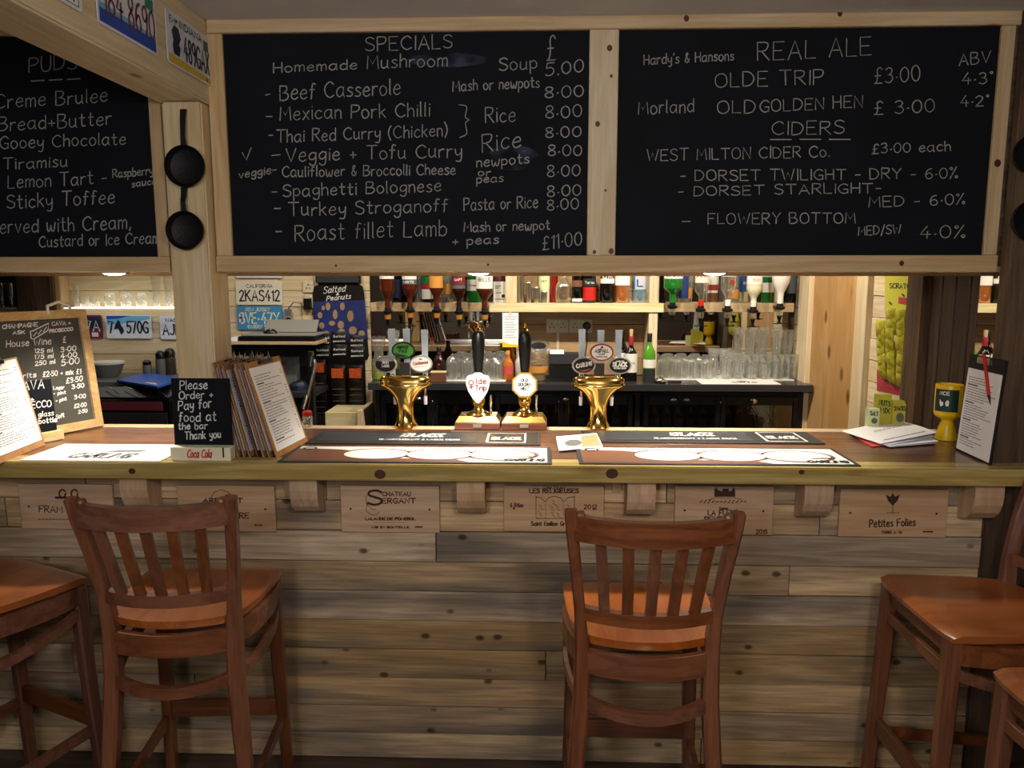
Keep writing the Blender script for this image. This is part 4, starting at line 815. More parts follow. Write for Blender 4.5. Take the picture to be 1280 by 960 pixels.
def cyt(a, b): return cylf(a*1.0, .001*b)
text(m, 'NCE', 4, 176, 42, 176, 12, 2.8, cyt, down=False, jit=0)
patch(m, cyt, [(6, 160), (14, 148), (20, 150), (22, 138), (12, 130), (6, 142)]); patch(m, cyt, [(28, 146), (36, 158), (44, 152), (42, 134), (32, 134)])
m.build('label_print', 'badge_white', lb)

def sheet(label, px, zs, mat, curl=0, prints=False):
    """sheet given by its four corners (left, front, right, back) and their heights above the bar"""
    c = [PZ(q[0], q[1], CT+z) for q, z in zip(px, zs)]
    t = thing('paper_sheet', label, 'paper', ((c[0].x+c[2].x)/2, (c[0].y+c[2].y)/2, CT), group='loose papers on the bar')
    def f(a, b, k=0): return c[0]*(1-a)*(1-b)+c[1]*a*(1-b)+c[2]*a*b+c[3]*(1-a)*b+Vector((0, 0, curl*math.sin(a*math.pi)*b+k))
    m = MB(); n = 8; g = [[[m.bm.verts.new(f(i/n, j/n, k)) for i in range(n+1)] for j in range(n+1)] for k in (0, .0018)]
    for q in (0, 1):
        for j in range(n):
            for i in range(n): m.bm.faces.new((g[q][j][i], g[q][j][i+1], g[q][j+1][i+1], g[q][j+1][i]))
    for A, Bq in ((g[0][0], g[1][0]), (g[0][-1], g[1][-1]), ([r[0] for r in g[0]], [r[0] for r in g[1]]), ([r[-1] for r in g[0]], [r[-1] for r in g[1]])):
        for k in range(n): m.bm.faces.new((A[k], Bq[k], Bq[k+1], A[k+1]))
    m.build('sheet', mat, t)
    if prints:
        m = MB(); sf = lambda a, b: f(a/100, b/100, .0026)
        text(m, 'MENU OF THE WEEK SPECIALS', 12, 40, 12.1, 90, 5, 1.2, lambda a, b: sf(a, b), down=False, jit=0) if False else None
        for s_, x_, y0_, y1_, w_ in (('a', 88, 14, 88, 2.2), ('b', 42, 30, 80, 1.6), ('c', 36, 34, 76, 1.0)):
            yy = y0_
            while yy < y1_:
                l = random.randint(4, 9); ribbon(m, [(x_, yy), (x_, min(yy+l, y1_))], w_, sf); yy += l+2.5
        m.build('printed_text', 'grey_ink', t)
sheet('red leaflet sticking out at the left under the paper pile', [(1060, 541), (1090, 559), (1140, 552), (1110, 532)], (.001, .001, .001, .001), 'coral_red')
sheet('lower grey sheet of the paper pile', [(1068, 545), (1112, 559), (1172, 554), (1130, 536)], (.004, .004, .006, .006), 'paper_cool')
sheet('middle sheet of the paper pile sticking out at the right', [(1066, 541), (1110, 558), (1173, 552), (1126, 532)], (.008, .006, .011, .012), 'paper', .004)
sheet('upper bluish sheet just below the printed one', [(1062, 541), (1108, 557), (1168, 546), (1122, 530)], (.012, .008, .022, .016), 'paper_cool', .004)
sheet('printed white sheet on top of the paper pile', [(1052, 539), (1101, 555), (1171, 541), (1118, 526)], (.016, .011, .036, .022), 'paper', .006, True)

# ------------------------------------------------------------------ beer fonts
def beer_font(x, label, badges, levers):
    y = 3.10; z = CT; t = thing('beer_font', label, 'beer tap', (x, y, z))
    secs = [(0, 0, 0, .047, .047), (0, 0, .008, .049, .049), (0, 0, .016, .044, .044), (0, 0, .030, .038, .038), (0, 0, .06, .034, .034), (0, 0, .095, .035, .032), (0, 0, .120, .044, .035), (0, 0, .140, .058, .039), (0, 0, .155, .074, .043), (0, 0, .166, .092, .046), (0, 0, .173, .104, .048), (0, 0, .178, .108, .048), (0, 0, .184, .106, .046), (0, 0, .188, .102, .044), (0, 0, .194, .105, .043), (0, 0, .203, .104, .040), (0, 0, .211, .096, .034), (0, 0, .214, .080, .026)]
    MB().loft([(x+a, y+b, z+c, d, e) for a, b, c, d, e in secs], 40).build('font_body', 'brass', t, smooth=True)
    for dx in (-.065, .065):
        m = MB().sweep([(x+dx, y+.04, z+.185), (x+dx, y+.10, z+.18), (x+dx, y+.115, z+.165), (x+dx, y+.118, z+.11)], [.010, .009, .008, .006], 0, n=10); n_ = m.build('nozzle', 'chrome', t, smooth=True)
        MB().lathe([(.007, 0), (.008, .035)], (x+dx, y+.118, z+.075), 10).build('spout_tip', 'tip_white', n_, smooth=True)
    for i, (dx, z0, z1) in enumerate(levers):
        lv = MB().sweep([(x+dx, y+.01, z+z0), (x+dx, y+.004, z+z1)], [.020, .028], .012).build('tap_lever', 'acrylic', t)
        MB().lathe([(.009, -.006), (.010, .012)], (x+dx, y+.01, z+z0-.006), 12).build('lever_collar', 'chrome', lv, smooth=True)
    MB().box(x-.022, x+.022, y-.006, y+.012, z+.214, z+.268, bev=.002).build('badge_post', 'chrome', t)
    for dx, dz, mt, rim, txt, tm, extra in badges:
        c = Vector((x+dx, y-.022, z+dz)); rot = Matrix.Translation(c) @ Matrix.Rotation(R(90), 4, 'X')
        b = MB().lathe([(.001, 0), (.046, 0), (.0475, .004), (.0475, .009), (.044, .012), (.001, .012)], (0,0,0), 36, sy=.74, mat=rot, cap=False).build('badge', rim, t, smooth=True)
        sf = lambda a, q, c=c: Vector((c.x+a*.001, c.y-.0130, c.z+q*.001))
        m = MB(); patch(m, sf, ell(0, 0, 41, 29, 32)); m.build('badge_face', mt, b)
        s2 = lambda a, q, c=c: Vector((c.x+a*.001, c.y-.0137, c.z+q*.001)); m = MB()
        for s, x0, x1, y0, y1, h, w in txt: text(m, s, x0, y0, x1, y1, h, w, s2, down=False, jit=0)
        m.build('badge_lettering', tm, b)
        if extra:
            m = MB(); patch(m, lambda a, q, c=c: Vector((c.x+a*.001, c.y-.0133, c.z+q*.001)), extra[1]); m.build('badge_band', extra[0], b)
beer_font(P(507, 500, 3.10).x, 'brass beer font with green, black and white oval badges left of the hand pumps',
   [(0, .320, 'badge_green', 'badge_black', [('HARVEST', -22, 22, 8, 8, 11, 3), ('PALE', -16, 16, -8, -8, 11, 3)], 'badge_black', ('charity_green', [(-38, -8), (-20, -13), (6, -18), (22, -24), (0, -28), (-24, -24)])),
    (-.073, .263, 'badge_black', 'badge_silver', [('TRINITY', -14, 14, 4, 4, 9, 2.6), ('LAGER', -14, 14, -10, -10, 9, 2.6)], 'badge_white', ('badge_silver', [(-34, 14), (34, 14), (20, 25), (0, 28), (-20, 25)])),
    (.070, .266, 'badge_white', 'badge_silver', [('Continental', -30, 30, -5, 2, 12, 2.6), ('-------', -26, 28, -16, -10, 4, 1.6), ('*', -4, 4, 14, 14, 8, 3)], 'badge_red', None)],
   [(-.052, .215, .405), (.008, .215, .405), (.082, .215, .402)])
beer_font(P(748, 500, 3.10).x, 'brass beer font with white, dark and black oval badges right of the hand pumps',
   [(.008, .315, 'badge_white', 'badge_red', [('ASPALL', -27, 27, 0, 0, 13, 3.2), ('CYDER', -12, 12, -10, -10, 5, 1.4), ('SUFFOLK CYDER', -22, 22, -20, -20, 4, 1.4)], 'crate_ink', ('badge_red', [(-5, 16), (5, 16), (6, 23), (0, 26), (-5, 23)])),
    (-.063, .262, 'badge_black', 'badge_silver', [('CARLING', -30, 31, -10, 2, 15, 4.2)], 'badge_white', ('badge_red', [(-20, -20), (30, -12), (22, -20), (0, -26)])),
    (.081, .262, 'badge_black', 'badge_silver', [('BLACK', -27, 27, -3, -3, 16, 4.6), ('CARLING', -16, 16, 15, 15, 5, 1.8), ('BRITISH CIDER', -24, 24, -13, -13, 5, 1.4)], 'badge_white', None)],
   [(-.070, .215, .405), (.006, .215, .402), (.078, .215, .402)])

# ------------------------------------------------------------------ hand pumps
def hand_pump(xc, label, clipf):
    y = 3.105; t = thing('hand_pump', label, 'hand pump', (xc, y, CT)); z = CT+.002
    MB().box(xc-.093, xc+.091, y-.055, y+.085, CT, z+.026, bev=.002).build('base_block', 'stool_x', t)
    m = MB(); c = [(xc-.090, y-.053), (xc+.088, y-.053), (xc+.088, y+.083), (xc-.090, y+.083)]
    a = [m.bm.verts.new((p[0], p[1], z+.028)) for p in c]; b = [m.bm.verts.new((xc+(p[0]-xc)*.84, y+.015+(p[1]-y-.015)*.8, z+.050)) for p in c]
    m.bm.faces.new(a); m.bm.faces.new(b)
    for i in range(4): m.bm.faces.new((a[i], a[(i+1) % 4], b[(i+1) % 4], b[i]))
    m.build('top_plate', 'brass_plate', t)
    MB().box(xc-.018, xc+.016, y-.058, y-.054, z+.008, z+.021).build('name_plate', 'badge_silver', t)
    yy = y+.005
    MB().lathe([(.050, 0), (.051, .005), (.038, .012), (.022, .022), (.017, .034), (.024, .044), (.028, .056), (.026, .068), (.018, .078), (.015, .09), (.018, .10), (.018, .13), (.013, .15)], (xc, yy, z+.050), 28).build('column', 'brass', t, smooth=True)
    MB().lathe([(.0135, 0), (.014, .01), (.019, .05), (.024, .10), (.027, .14), (.0275, .165), (.023, .185), (.015, .196)], (xc, yy, z+.198), 24).build('handle', 'black_plastic', t, smooth=True)
    MB().lathe([(.014, 0), (.015, .006), (.009, .012), (.006, .018), (.0065, .030), (.003, .036)], (xc, yy, z+.393), 18).build('finial', 'brass', t, smooth=True)
    MB().sweep([(xc+.048, y+.05, z+.05), (xc+.048, y+.05, z+.125)], .005, 0, n=10).build('pipe', 'chrome', t)
    clipf(xc, yy-.030, z, t)
def shield(x, y, z, t):
    pts = [(-42, 0), (-41, 22), (-34, 32), (-20, 34), (-10, 42), (10, 42), (20, 34), (34, 32), (42, 22), (41, 0), (34, -26), (20, -50), (6, -66), (0, -70), (-6, -66), (-20, -50), (-34, -26)]
    c = MB().prism([(x+a*.00115, y, z+.180+b*.00112) for a, b in pts], (0, .004, 0)).build('pump_clip', 'clip_white', t)
    m = MB(); sf = lambda a, b: Vector((x+a*.00112, y-.0008, z+.180+b*.00112))
    text(m, 'lde', -6, 2, 30, 2, 20, 4, sf, down=False, jit=0); text(m, 'Trip', -10, -22, 30, -22, 18, 4, sf, down=False, jit=0)
    text(m, '♀', -33, -14, -15, -14, 26, 4.4, sf, down=False, jit=0); m.build('clip_lettering', 'clip_pink', c)
def octagon(x, y, z, t):
    o = lambda r: [(x+r*math.cos(R(22.5+45*i)), z+.178+r*math.sin(R(22.5+45*i))) for i in range(8)]
    c = MB().prism([(a, y, b) for a, b in o(.055)], (0, .005, 0)).build('pump_clip', 'clip_gold', t)
    MB().prism([(a, y-.001, b) for a, b in o(.0475)], (0, .001, 0)).build('clip_face', 'clip_white', c)
    m = MB(); sf = lambda a, b: Vector((x+a*.001, y-.0018, z+.18+b*.001))
    text(m, 'OLD', -14, 12, 14, 12, 11, 3.2, sf, down=False, jit=0); text(m, 'GOLDEN', -26, -5, 26, -5, 11, 3.2, sf, down=False, jit=0); text(m, 'HEN', -15, -22, 15, -22, 11, 3.2, sf, down=False, jit=0)
    m.build('clip_lettering', 'ink', c)
hand_pump(P(597, 537, 3.05).x, 'hand pump with a white shield shaped pump clip, left of the pair', shield)
hand_pump(P(655.5, 537, 3.05).x, 'hand pump with an octagonal white and gold pump clip, right of the pair', octagon)
# jar of sauces behind the menus
x = P(384, 530, 3.09).x
t = thing('glass_jar', 'small glass jar with a red lid on the bar rear edge beside the menus', 'jar', (x, 3.095, CT))
MB().lathe([(.020, 0), (.022, .006), (.022, .040), (.018, .046)], (x, 3.095, CT), 18).build('jar_body', 'clear_glass', t, smooth=True)
MB().lathe([(.020, 0), (.020, .016), (.016, .020)], (x, 3.095, CT+.046), 18).build('lid', 'red', t, smooth=True)
# ------------------------------------------------------------------ back bar
WY = 5.0
def XA(px, Y=4.8, py=400): return P(px, py, Y).x
def ZA(py, Y=4.8, px=672): return P(px, py, Y).z
t = thing('back_bar', 'black back bar cabinet with grey worktop along the rear wall behind the pumps', 'back bar', (.26, 4.8, 0))
bl, br = -1.022, WX-.015
MB().box(bl, br, 4.56, 4.97, BT-.042, BT, bev=.002).build('worktop', 'worktop', t)
MB().box(bl+.02, br-.02, 4.93, 4.97, 0, BT-.043).build('back_panel', 'black_matt', t)
MB().box(bl+.02, br-.02, 4.66, 4.93, BT-.075, BT-.043).build('rail', 'black_matt', t)
for x in (bl+.02, -.30, .60, br-.05): MB().box(x, x+.03, 4.66, 4.93, 0, BT-.076).build('side_panel', 'black_matt', t)
# mirrors on the rear wall
for (xa, xb, lab) in ((-1.085, -.143, 'large wall mirror behind the left spirit bottles'), (.768, WX-.045, 'large wall mirror behind the right spirit bottles and clean glasses')):
    t = thing('wall_mirror', lab, 'mirror', ((xa+xb)/2, WY, BT))
    MB().box(xa, xb, 4.988, 5.015, BT+.005, 1.93).build('mirror_glass', 'mirror_silver', t)
# shelving
def shelf(x0, x1, y0, y1, z0, z1, label, mat='shelf_wood'):
    o = MB().box(x0, x1, y0, y1, z0, z1, bev=.002).build('wall_shelf', mat); tag(o, label, 'shelf'); return o
SZ = ZA(379, 4.8)                                     # top of the bottle shelf
shelf(XA(611), XA(829), 4.79, 4.985, SZ-.056, SZ, 'bright pine centre shelf holding steel shakers and liqueur bottles')
for a, b, z0, z1, lb in ((632, 646, SZ+.0005, 1.93, 'left pine upright standing on the centre shelf'), (811, 823, SZ+.0005, 1.93, 'right pine upright standing on the centre shelf'), (811, 822, BT+.0005, SZ-.0565, 'pine upright under the right end of the centre shelf')):
    tag(MB().box(XA(a), XA(b), 4.80, 4.985, z0, z1, bev=.002).build('shelf_upright', 'pale_pine_z'), lb, 'shelf support')
shelf(-1.06, XA(611)-.004, 4.865, 4.985, SZ-.056, SZ, 'brown wall shelf under the left row of spirit bottles', 'pine_x')
shelf(XA(829)+.004, WX-.05, 4.865, 4.985, SZ-.056, SZ, 'brown wall shelf under the right row of spirit bottles', 'pine_x')

SH = {
'spirit': [(.9,0),(1,.02),(1,.58),(.95,.64),(.7,.72),(.42,.79),(.36,.84),(.36,.97),(.36,1)],
'square': [(.95,0),(1,.02),(1,.62),(.9,.68),(.45,.76),(.36,.8),(.36,1)],
'wine': [(.92,0),(1,.02),(1,.56),(.93,.63),(.6,.71),(.40,.77),(.36,.83),(.35,1)],
'round': [(.85,0),(1,.06),(1,.45),(.9,.58),(.6,.70),(.4,.78),(.34,.85),(.34,1)],
'slim': [(.95,0),(1,.02),(1,.68),(.8,.76),(.45,.84),(.4,1)]}
def bottle(label, x, y, z, h, r, body, shape='spirit', lab=None, cap=('black_plastic', .10), writing=None, cat='bottle', group=None, liquid=None, name='bottle', sy=1, n=18):
    t = thing(name, label, cat, (x, y, z), group=group)
    MB().lathe([(a*r, b*h*(1-cap[1]*.0)) for a, b in SH[shape]], (x, y, z), n, sy=sy).build('bottle_glass', body, t, smooth=True)
    if liquid: MB().lathe([(a*r*.93, b*h) for a, b in SH[shape] if b <= liquid[1]], (x, y, z+.002), n, sy=sy).build('liquid', liquid[0], t, smooth=True)
    if cap: rr = SH[shape][-1][0]*r*1.12; MB().lathe([(rr, 0), (rr, cap[1]*h), (rr*.9, cap[1]*h+.002)], (x, y, z+h*(1-cap[1])), 14, sy=sy).build('cap', cap[0], t, smooth=True)
    for lb in (lab or []):
        mat, a, b = lb[:3]
        band = MB()
        for i in range(10):
            a0, a1 = R(200+i*14), R(200+(i+1)*14)
            band.face([(x+(r+.0012)*math.cos(q), y+(r+.0012)*sy*math.sin(q), z+k*h) for q, k in ((a0, a), (a1, a), (a1, b), (a0, b))])
        L_ = band.build('paper_label', mat, t)
        if len(lb) > 3:
            tx, tm, hh = lb[3:6]; m = MB(); zc = z+(a+b)/2*h-hh/2
            wd = min(52, 7*len(tx)); text(m, tx, -wd, 0, wd, 0, 1, 6, lambda p, q: Vector((x+(r+.0022)*math.sin(R(p)), y-(r+.0022)*sy*math.cos(R(p)), zc+q*hh)), down=False, jit=0) if False else None
            sfc = lambda p, q: Vector((x+(r+.0024)*math.sin(R(p)), y-(r+.0024)*sy*math.cos(R(p)), zc+q*.001))
            text(m, tx, -wd, 0, wd, 0, hh*1000, 2.2, sfc, down=False, jit=0); m.build('label_text', tm, L_)
    return t
# bottles standing on the left and right shelves
B = bottle; ys = 4.915
B('black bottle with a blue edge at the left of the top shelf', XA(497, ys), ys, SZ, .29, .036, 'black_glass', lab=[('navy', .1, .5)])
B('dark square bottle with a brown label on the left shelf', XA(512, 4.95), 4.95, SZ, .28, .04, 'black_glass', 'square', lab=[('mat_copper', .16, .42), ('grey_ink', .45, .6, 'LAMB', 'badge_white', .010)])
B('clear slim bottle on the left shelf next to the black bottles', XA(523, ys), ys, SZ, .27, .024, 'clear_glass', 'slim')
B('red and white labelled herbal liqueur bottle with a green square', XA(535, ys), ys, SZ, .28, .037, 'black_glass', 'square', lab=[('label_white', .08, .30), ('red', .31, .40), ('label_green', .41, .58)])
B('clear bottle of dark spirit on the left shelf beside the orange optic', XA(557, ys), ys, SZ, .27, .038, 'clear_glass', 'square', lab=[('label_amber', .2, .44)], liquid=('dark_spirit', .38))
B('dark green bottle with a white oval badge on the left shelf', XA(593, ys), ys, SZ, .29, .048, 'green_glass', lab=[('badge_white', .26, .5, 'Cream', 'ink', .012)])
B('dark red bottle behind the white card on the left shelf', XA(624, 4.94), 4.94, SZ, .28, .036, 'black_glass', lab=[('maroon', .3, .6)])
o = MB().box(XA(617, 4.87), XA(634, 4.87), 4.87, 4.873, SZ, SZ+.133).build('price_card', 'label_white'); tag(o, 'white printed card standing on the left shelf beside the upright', 'card')
m = MB(); cs = plane_px(4.87, .0006)
for a, b, c in ((619, 626, 357.5), (619, 624, 360), (620, 627, 366), (619, 630, 374)): ribbon(m, [(a, c), (b, c)], .9, cs)
patch(m, cs, [(627, 368), (631, 368), (631, 372), (627, 372)]); tt = m.build('card_print', 'ink', o)
# centre shelf
yc = 4.87
def shaker(px, h, label, r=.021):
    x = XA(px, yc); t = thing('cocktail_shaker', label, 'shaker', (x, yc, SZ), group='steel shakers on the centre shelf')
    MB().lathe([(r*.82, 0), (r*.86, .01), (r, h), (r*.96, h), (r*.8, .012)], (x, yc, SZ), 22, cap=False).build('shaker_body', 'steel', t, smooth=True)
    MB().lathe([(r, -.002), (r*1.05, 0), (r, .003)], (x, yc, SZ+h), 22, cap=False).build('rolled_rim', 'chrome', t, smooth=True)
shaker(651, .165, 'tallest steel shaker tin, leftmost on the centre shelf', .025); shaker(661, .125, 'middle height steel tin, second from left on the centre shelf', .022); shaker(670.5, .095, 'short steel tin, third from left on the centre shelf', .022); shaker(680, .07, 'lowest steel tin under the lime bottle label', .019)
B('frosted bottle with a large pale lime label on the centre shelf', XA(680, 4.93), 4.93, SZ, .30, .036, 'cream_bottle', 'square', lab=[('label_lime', .28, .62, 'MINT', 'charity_green', .013)])
B('dark red bottle squeezed behind the round decanter', XA(692, 4.94), 4.94, SZ, .28, .026, 'red_spirit', 'slim')
B('clear round decanter bottle holding a little brown spirit', XA(704, yc), yc, SZ, .20, .050, 'clear_glass', 'round', cap=('chrome', .12), liquid=('dark_spirit', .35))
B('black bottle with a bronze triangle label on the centre shelf', XA(721, yc), yc, SZ, .28, .034, 'black_glass', lab=[('mat_copper', .36, .5), ('badge_white', .03, .1)])
B('black liqueur bottle with a red label and white script', XA(736, yc), yc, SZ, .29, .042, 'black_glass', lab=[('red', .06, .34), ('ink', .36, .52, 'TiaMax', 'badge_white', .014)])
B('dark cream liqueur bottle with an oval scene label on the centre shelf', XA(758, yc), yc, SZ, .29, .045, 'black_glass', 'round', lab=[('label_white', .42, .52)], cap=('badge_white', .1))
m = MB(); x = XA(758, yc); text(m, 'BAILEYS', -40, 0, 40, 0, 14, 3.4, lambda p, q: Vector((x+.0478*math.sin(R(p)), yc-.0478*math.cos(R(p)), SZ+.150+q*.001)), down=False, jit=0)
bt = [o for o in bpy.data.objects if o.name.startswith('bottle') and o.get('label', '').startswith('dark cream')][0]; m.build('label_text', 'badge_white', bt)
B('amber whisky bottle with a square white label on the centre shelf', XA(777, yc), yc, SZ, .29, .048, 'clear_glass', 'square', lab=[('label_white', .38, .6)], liquid=('amber_spirit', .62))
o = thing('picture_card', 'blue and white picture card with an L on the centre shelf', 'card', (XA(801, 4.96), 4.96, SZ))
MB().box(XA(791, 4.96), XA(811, 4.96), 4.955, 4.965, SZ, 1.90).build('card', 'plate_blue', o)
MB().box(XA(793, 4.96), XA(809, 4.96), 4.953, 4.955, SZ+.08, 1.87).build('panel', 'plate_white', o)
m = MB(); text(m, 'L', 797, 358, 803, 358, 8, 2, plane_px(4.953, .0008), jit=0); m.build('lettering', 'deep_blue', o)

# tumblers and glasses --------------------------------------------------
GZ = BT+.0045
GL = {'tumbler': ([(.0, .006), (.75, 0), (.82, .04), (.95, .6), (1, 1)], .037, .085),
      'pint': ([(0, .004), (.66, 0), (.70, .03), (.86, .7), (.97, .8), (1, 1)], .0385, .152),
      'dimple': ([(.0, .95), (.60, 1.0), (.86, .93), (1, .75), (1.02, .5), (.95, .25), (.84, .08), (.80, 0)], .0405, .122),
      'wine': ([(.80, 0), (.75, .01), (.1, .05), (.1, .45), (.5, .5), (.95, .62), (1, .75), (.8, 1)], .04, .18),
      'pilsner': ([(.62, 0), (.6, .03), (.5, .08), (.62, .3), (.85, .75), (.95, 1)], .034, .20)}
def glass(kind, label, x, y, z, name='drinking_glass', group=None, mat='clear_glass', s=1, extra=None, n=18):
    pr, r, h = GL[kind]; t = thing(name, label, 'glass', (x, y, z), group=group)
    MB().lathe([(max(a, .02)*r*s, b*h*s) for a, b in pr], (0, 0, 0), n, cap=False).build('glass_bowl', mat, t, smooth=True, local=True)
    if extra: extra(t)
    return t
def rim(r, z, mat='pint_glass'):
    def f(t):
        m = MB(); m.lathe([(r, z-.0012), (r+.0012, z), (r, z+.0012), (r-.0012, z), (r, z-.0012)], (0, 0, 0), 18, cap=False); m.build('rim', mat, t, smooth=True, local=True)
    return f
tm = glass('tumbler', 'short clear tumbler beside the picture card, left one', XA(790, 4.85), 4.85, SZ, group='tumblers on the centre shelf', extra=rim(.037, .085), s=.82)
for px, yy, lb in ((799, 4.84, 'middle one'), (808, 4.85, 'right one next to the upright')): dup(tm, (XA(px, yy), yy, SZ), label='short clear tumbler beside the picture card, '+lb)
# upturned dimple tumblers, left group and right group
def ribs(r, h):
    def f(t):
        m = MB()
        for k in range(12):
            a = k*math.pi/6; c, s_ = math.cos(a), math.sin(a); m.sweep([(r*.84*c, r*.84*s_, .01), (r*1.0*c, r*1.0*s_, h*.45), (r*.98*c, r*.98*s_, h*.78), (r*.62*c, r*.62*s_, h*.985)], .007, .004, n=4)
        m.build('facets', 'crystal', t, local=True)
    return f
for px0, px1, lb in ((552, 632, 'white drip mat under the upturned glasses left of the centre'), (822, 905, 'white drip mat under the upturned glasses right of the green bottle'), (906, 1000, 'white drip mat under the tall straight glasses')):
    tag(MB().box(P(px0, 470, 4.66).x, min(P(px1, 470, 4.66).x, WX-.05), 4.655 if px0 < 600 else 4.76, 4.98, BT, BT+.004, bev=.001).build('drip_mat', 'mat_white'), lb, 'drip mat')
LA = 'upturned dimple glass left of the amber bottle, %s row, %s from left'
dg = glass('dimple', LA % ('front', 'first'), XA(566, 4.70, 470), 4.71, GZ, group='upturned dimple glasses left', mat='pint_glass', extra=ribs(.0405, .122))
for k, (px, yy) in enumerate([(584, 4.705), (602, 4.705), (620, 4.705), (574, 4.80), (592, 4.80), (610, 4.80), (626, 4.80), (566, 4.895), (584, 4.895), (602, 4.895), (620, 4.895)]):
    dup(dg, (XA(px, yy, 460), yy+.005, GZ), rz=k*.3, label=LA % (('front', 'middle', 'rear')[(k+1)//4], ORD[(k+1) % 4]))
LB = 'upturned dimple glass right of the green bottle, %s row, %s from left'
for k, (px, yy) in enumerate([(829, 4.80), (847, 4.80), (865, 4.80), (883, 4.80), (837, 4.895), (855, 4.895), (873, 4.895), (890, 4.895)]):
    dup(dg, (XA(px, yy, 460), yy+.005, GZ), rz=k*.3, label=LB % (('front', 'rear')[k//4], ORD[k % 4]), group='upturned dimple glasses right')
LC = 'tall straight glass at the right end of the back bar, %s row, %s from left'
def flutes(t):
    m = MB()
    for k in range(10):
        a = k*math.pi/5; c, s_ = math.cos(a), math.sin(a); m.sweep([(.0262*c, .0262*s_, .006), (.0338*c, .0338*s_, .107)], .006, .004, n=4)
    m.build('flutes', 'crystal', t, local=True); rim(.0385, .152)(t)
pg = glass('pint', LC % ('front', 'first'), XA(908, 4.80, 470), 4.80, GZ, group='tall straight glasses', mat='pint_glass', extra=flutes)
k = 0
for row, (yy, off) in enumerate([(4.79, 0), (4.885, 6), ]):
    for i in range(6 if row == 0 else 6):
        px = 908+off+i*16.2
        if row == 0 and i == 0: continue
        dup(pg, (XA(px, yy, 470), yy+.008, GZ), rz=k*.37, label=LC % (('front', 'rear')[row], ORD[i])); k += 1
LD = 'tall clear glass of the upper tier on the tray, %s from left'
for i in range(4):
    # the stacked tier stands on a tray resting on the rims below
    dup(pg, (XA(936+i*16.5, 4.86, 440), 4.84+.04*(i % 2), BT+.1625), rz=i*.5, label=LD % ORD[i], group='tall straight glasses stacked', scale=.93)
o = MB().box(XA(926, 4.86, 440), XA(996, 4.86, 440), 4.785, 4.925, BT+.158, BT+.162).build('glass_tray', 'clear_glass'); tag(o, 'clear glass tray bridging the tall glasses and carrying a second tier', 'tray')

# glass shelf at the left with its glasses
gs = MB().box(P(88, 385, 4.9).x, P(236, 385, 4.9).x, 4.83, 4.998, 1.553, 1.560).build('wall_shelf', 'strip_glow'); tag(gs, 'thin bright glass shelf above the licence plates left of the pine post', 'shelf')
gz = 1.5605
glass('pilsner', 'tall thin glass at the left end of the bright glass shelf', P(96, 380, 4.93).x, 4.93, gz, group='glasses on the bright shelf', s=.72)
for px, lb in ((106, 'first short clear glass on the bright glass shelf beside the thin tall one'), (119, 'second short clear glass on the bright glass shelf')): glass('tumbler', lb, P(px, 380, 4.9).x, 4.9, gz, group='glasses on the bright shelf', s=.9)
gb = glass('dimple', 'left of three round bowl glasses on the bright shelf', P(138, 380, 4.9).x, 4.9, gz, group='glasses on the bright shelf', mat='pint_glass', s=.78, extra=rim(.028, .095))
gb.children[0].scale = (1.15, 1.15, .95)
dup(gb, (P(158, 380, 4.9).x, 4.9, gz), label='middle of three round bowl glasses on the bright shelf'); dup(gb, (P(177, 380, 4.9).x, 4.9, gz), label='right of three round bowl glasses on the bright shelf')
for px, lb in ((196.5, 'tall pilsner glass with a white round logo next to the bowl glasses'), (212, 'tall pilsner glass with a white round logo beside the pine post')):
    x = P(px, 380, 4.9).x
    def logo(t):
        m = MB()
        for i in range(8):
            q = ell(0, .05, .62, .019, 20)
        m.face([(.0285*math.sin(a*1.0), -.0285*math.cos(a*1.0)-.001, .052+.0*a+b) for a, b in [(p[0]*.95, p[1]-.05) for p in ell(0, .05, .62, .019, 20)]])
        m.build('round_logo', 'badge_white', t, local=True)
    glass('pilsner', lb, x, 4.9, gz, group='glasses on the bright shelf', extra=logo)
sh = shelf(-4.05, -3.37, 4.82, 4.995, 1.548, 1.560, 'dim shelf of tall dark glasses at the far left edge', 'grey_wood')
sg = glass('pilsner', 'tall dark glass on the far left shelf, at the picture edge', P(3, 375, 4.88).x, 4.88, 1.5602, group='tall dark glasses on the far left shelf', mat='smoky_glass', s=.78)
dup(sg, (P(14.5, 375, 4.88).x, 4.88, 1.5602), label='tall dark glass on the far left shelf, nearer the split post')
o = MB().box(-4.05, -3.40, 4.985, 4.999, 1.57, 1.9).build('dark_backing', 'navy_dark'); tag(o, 'dark blue backing board behind the far left glasses', 'board')

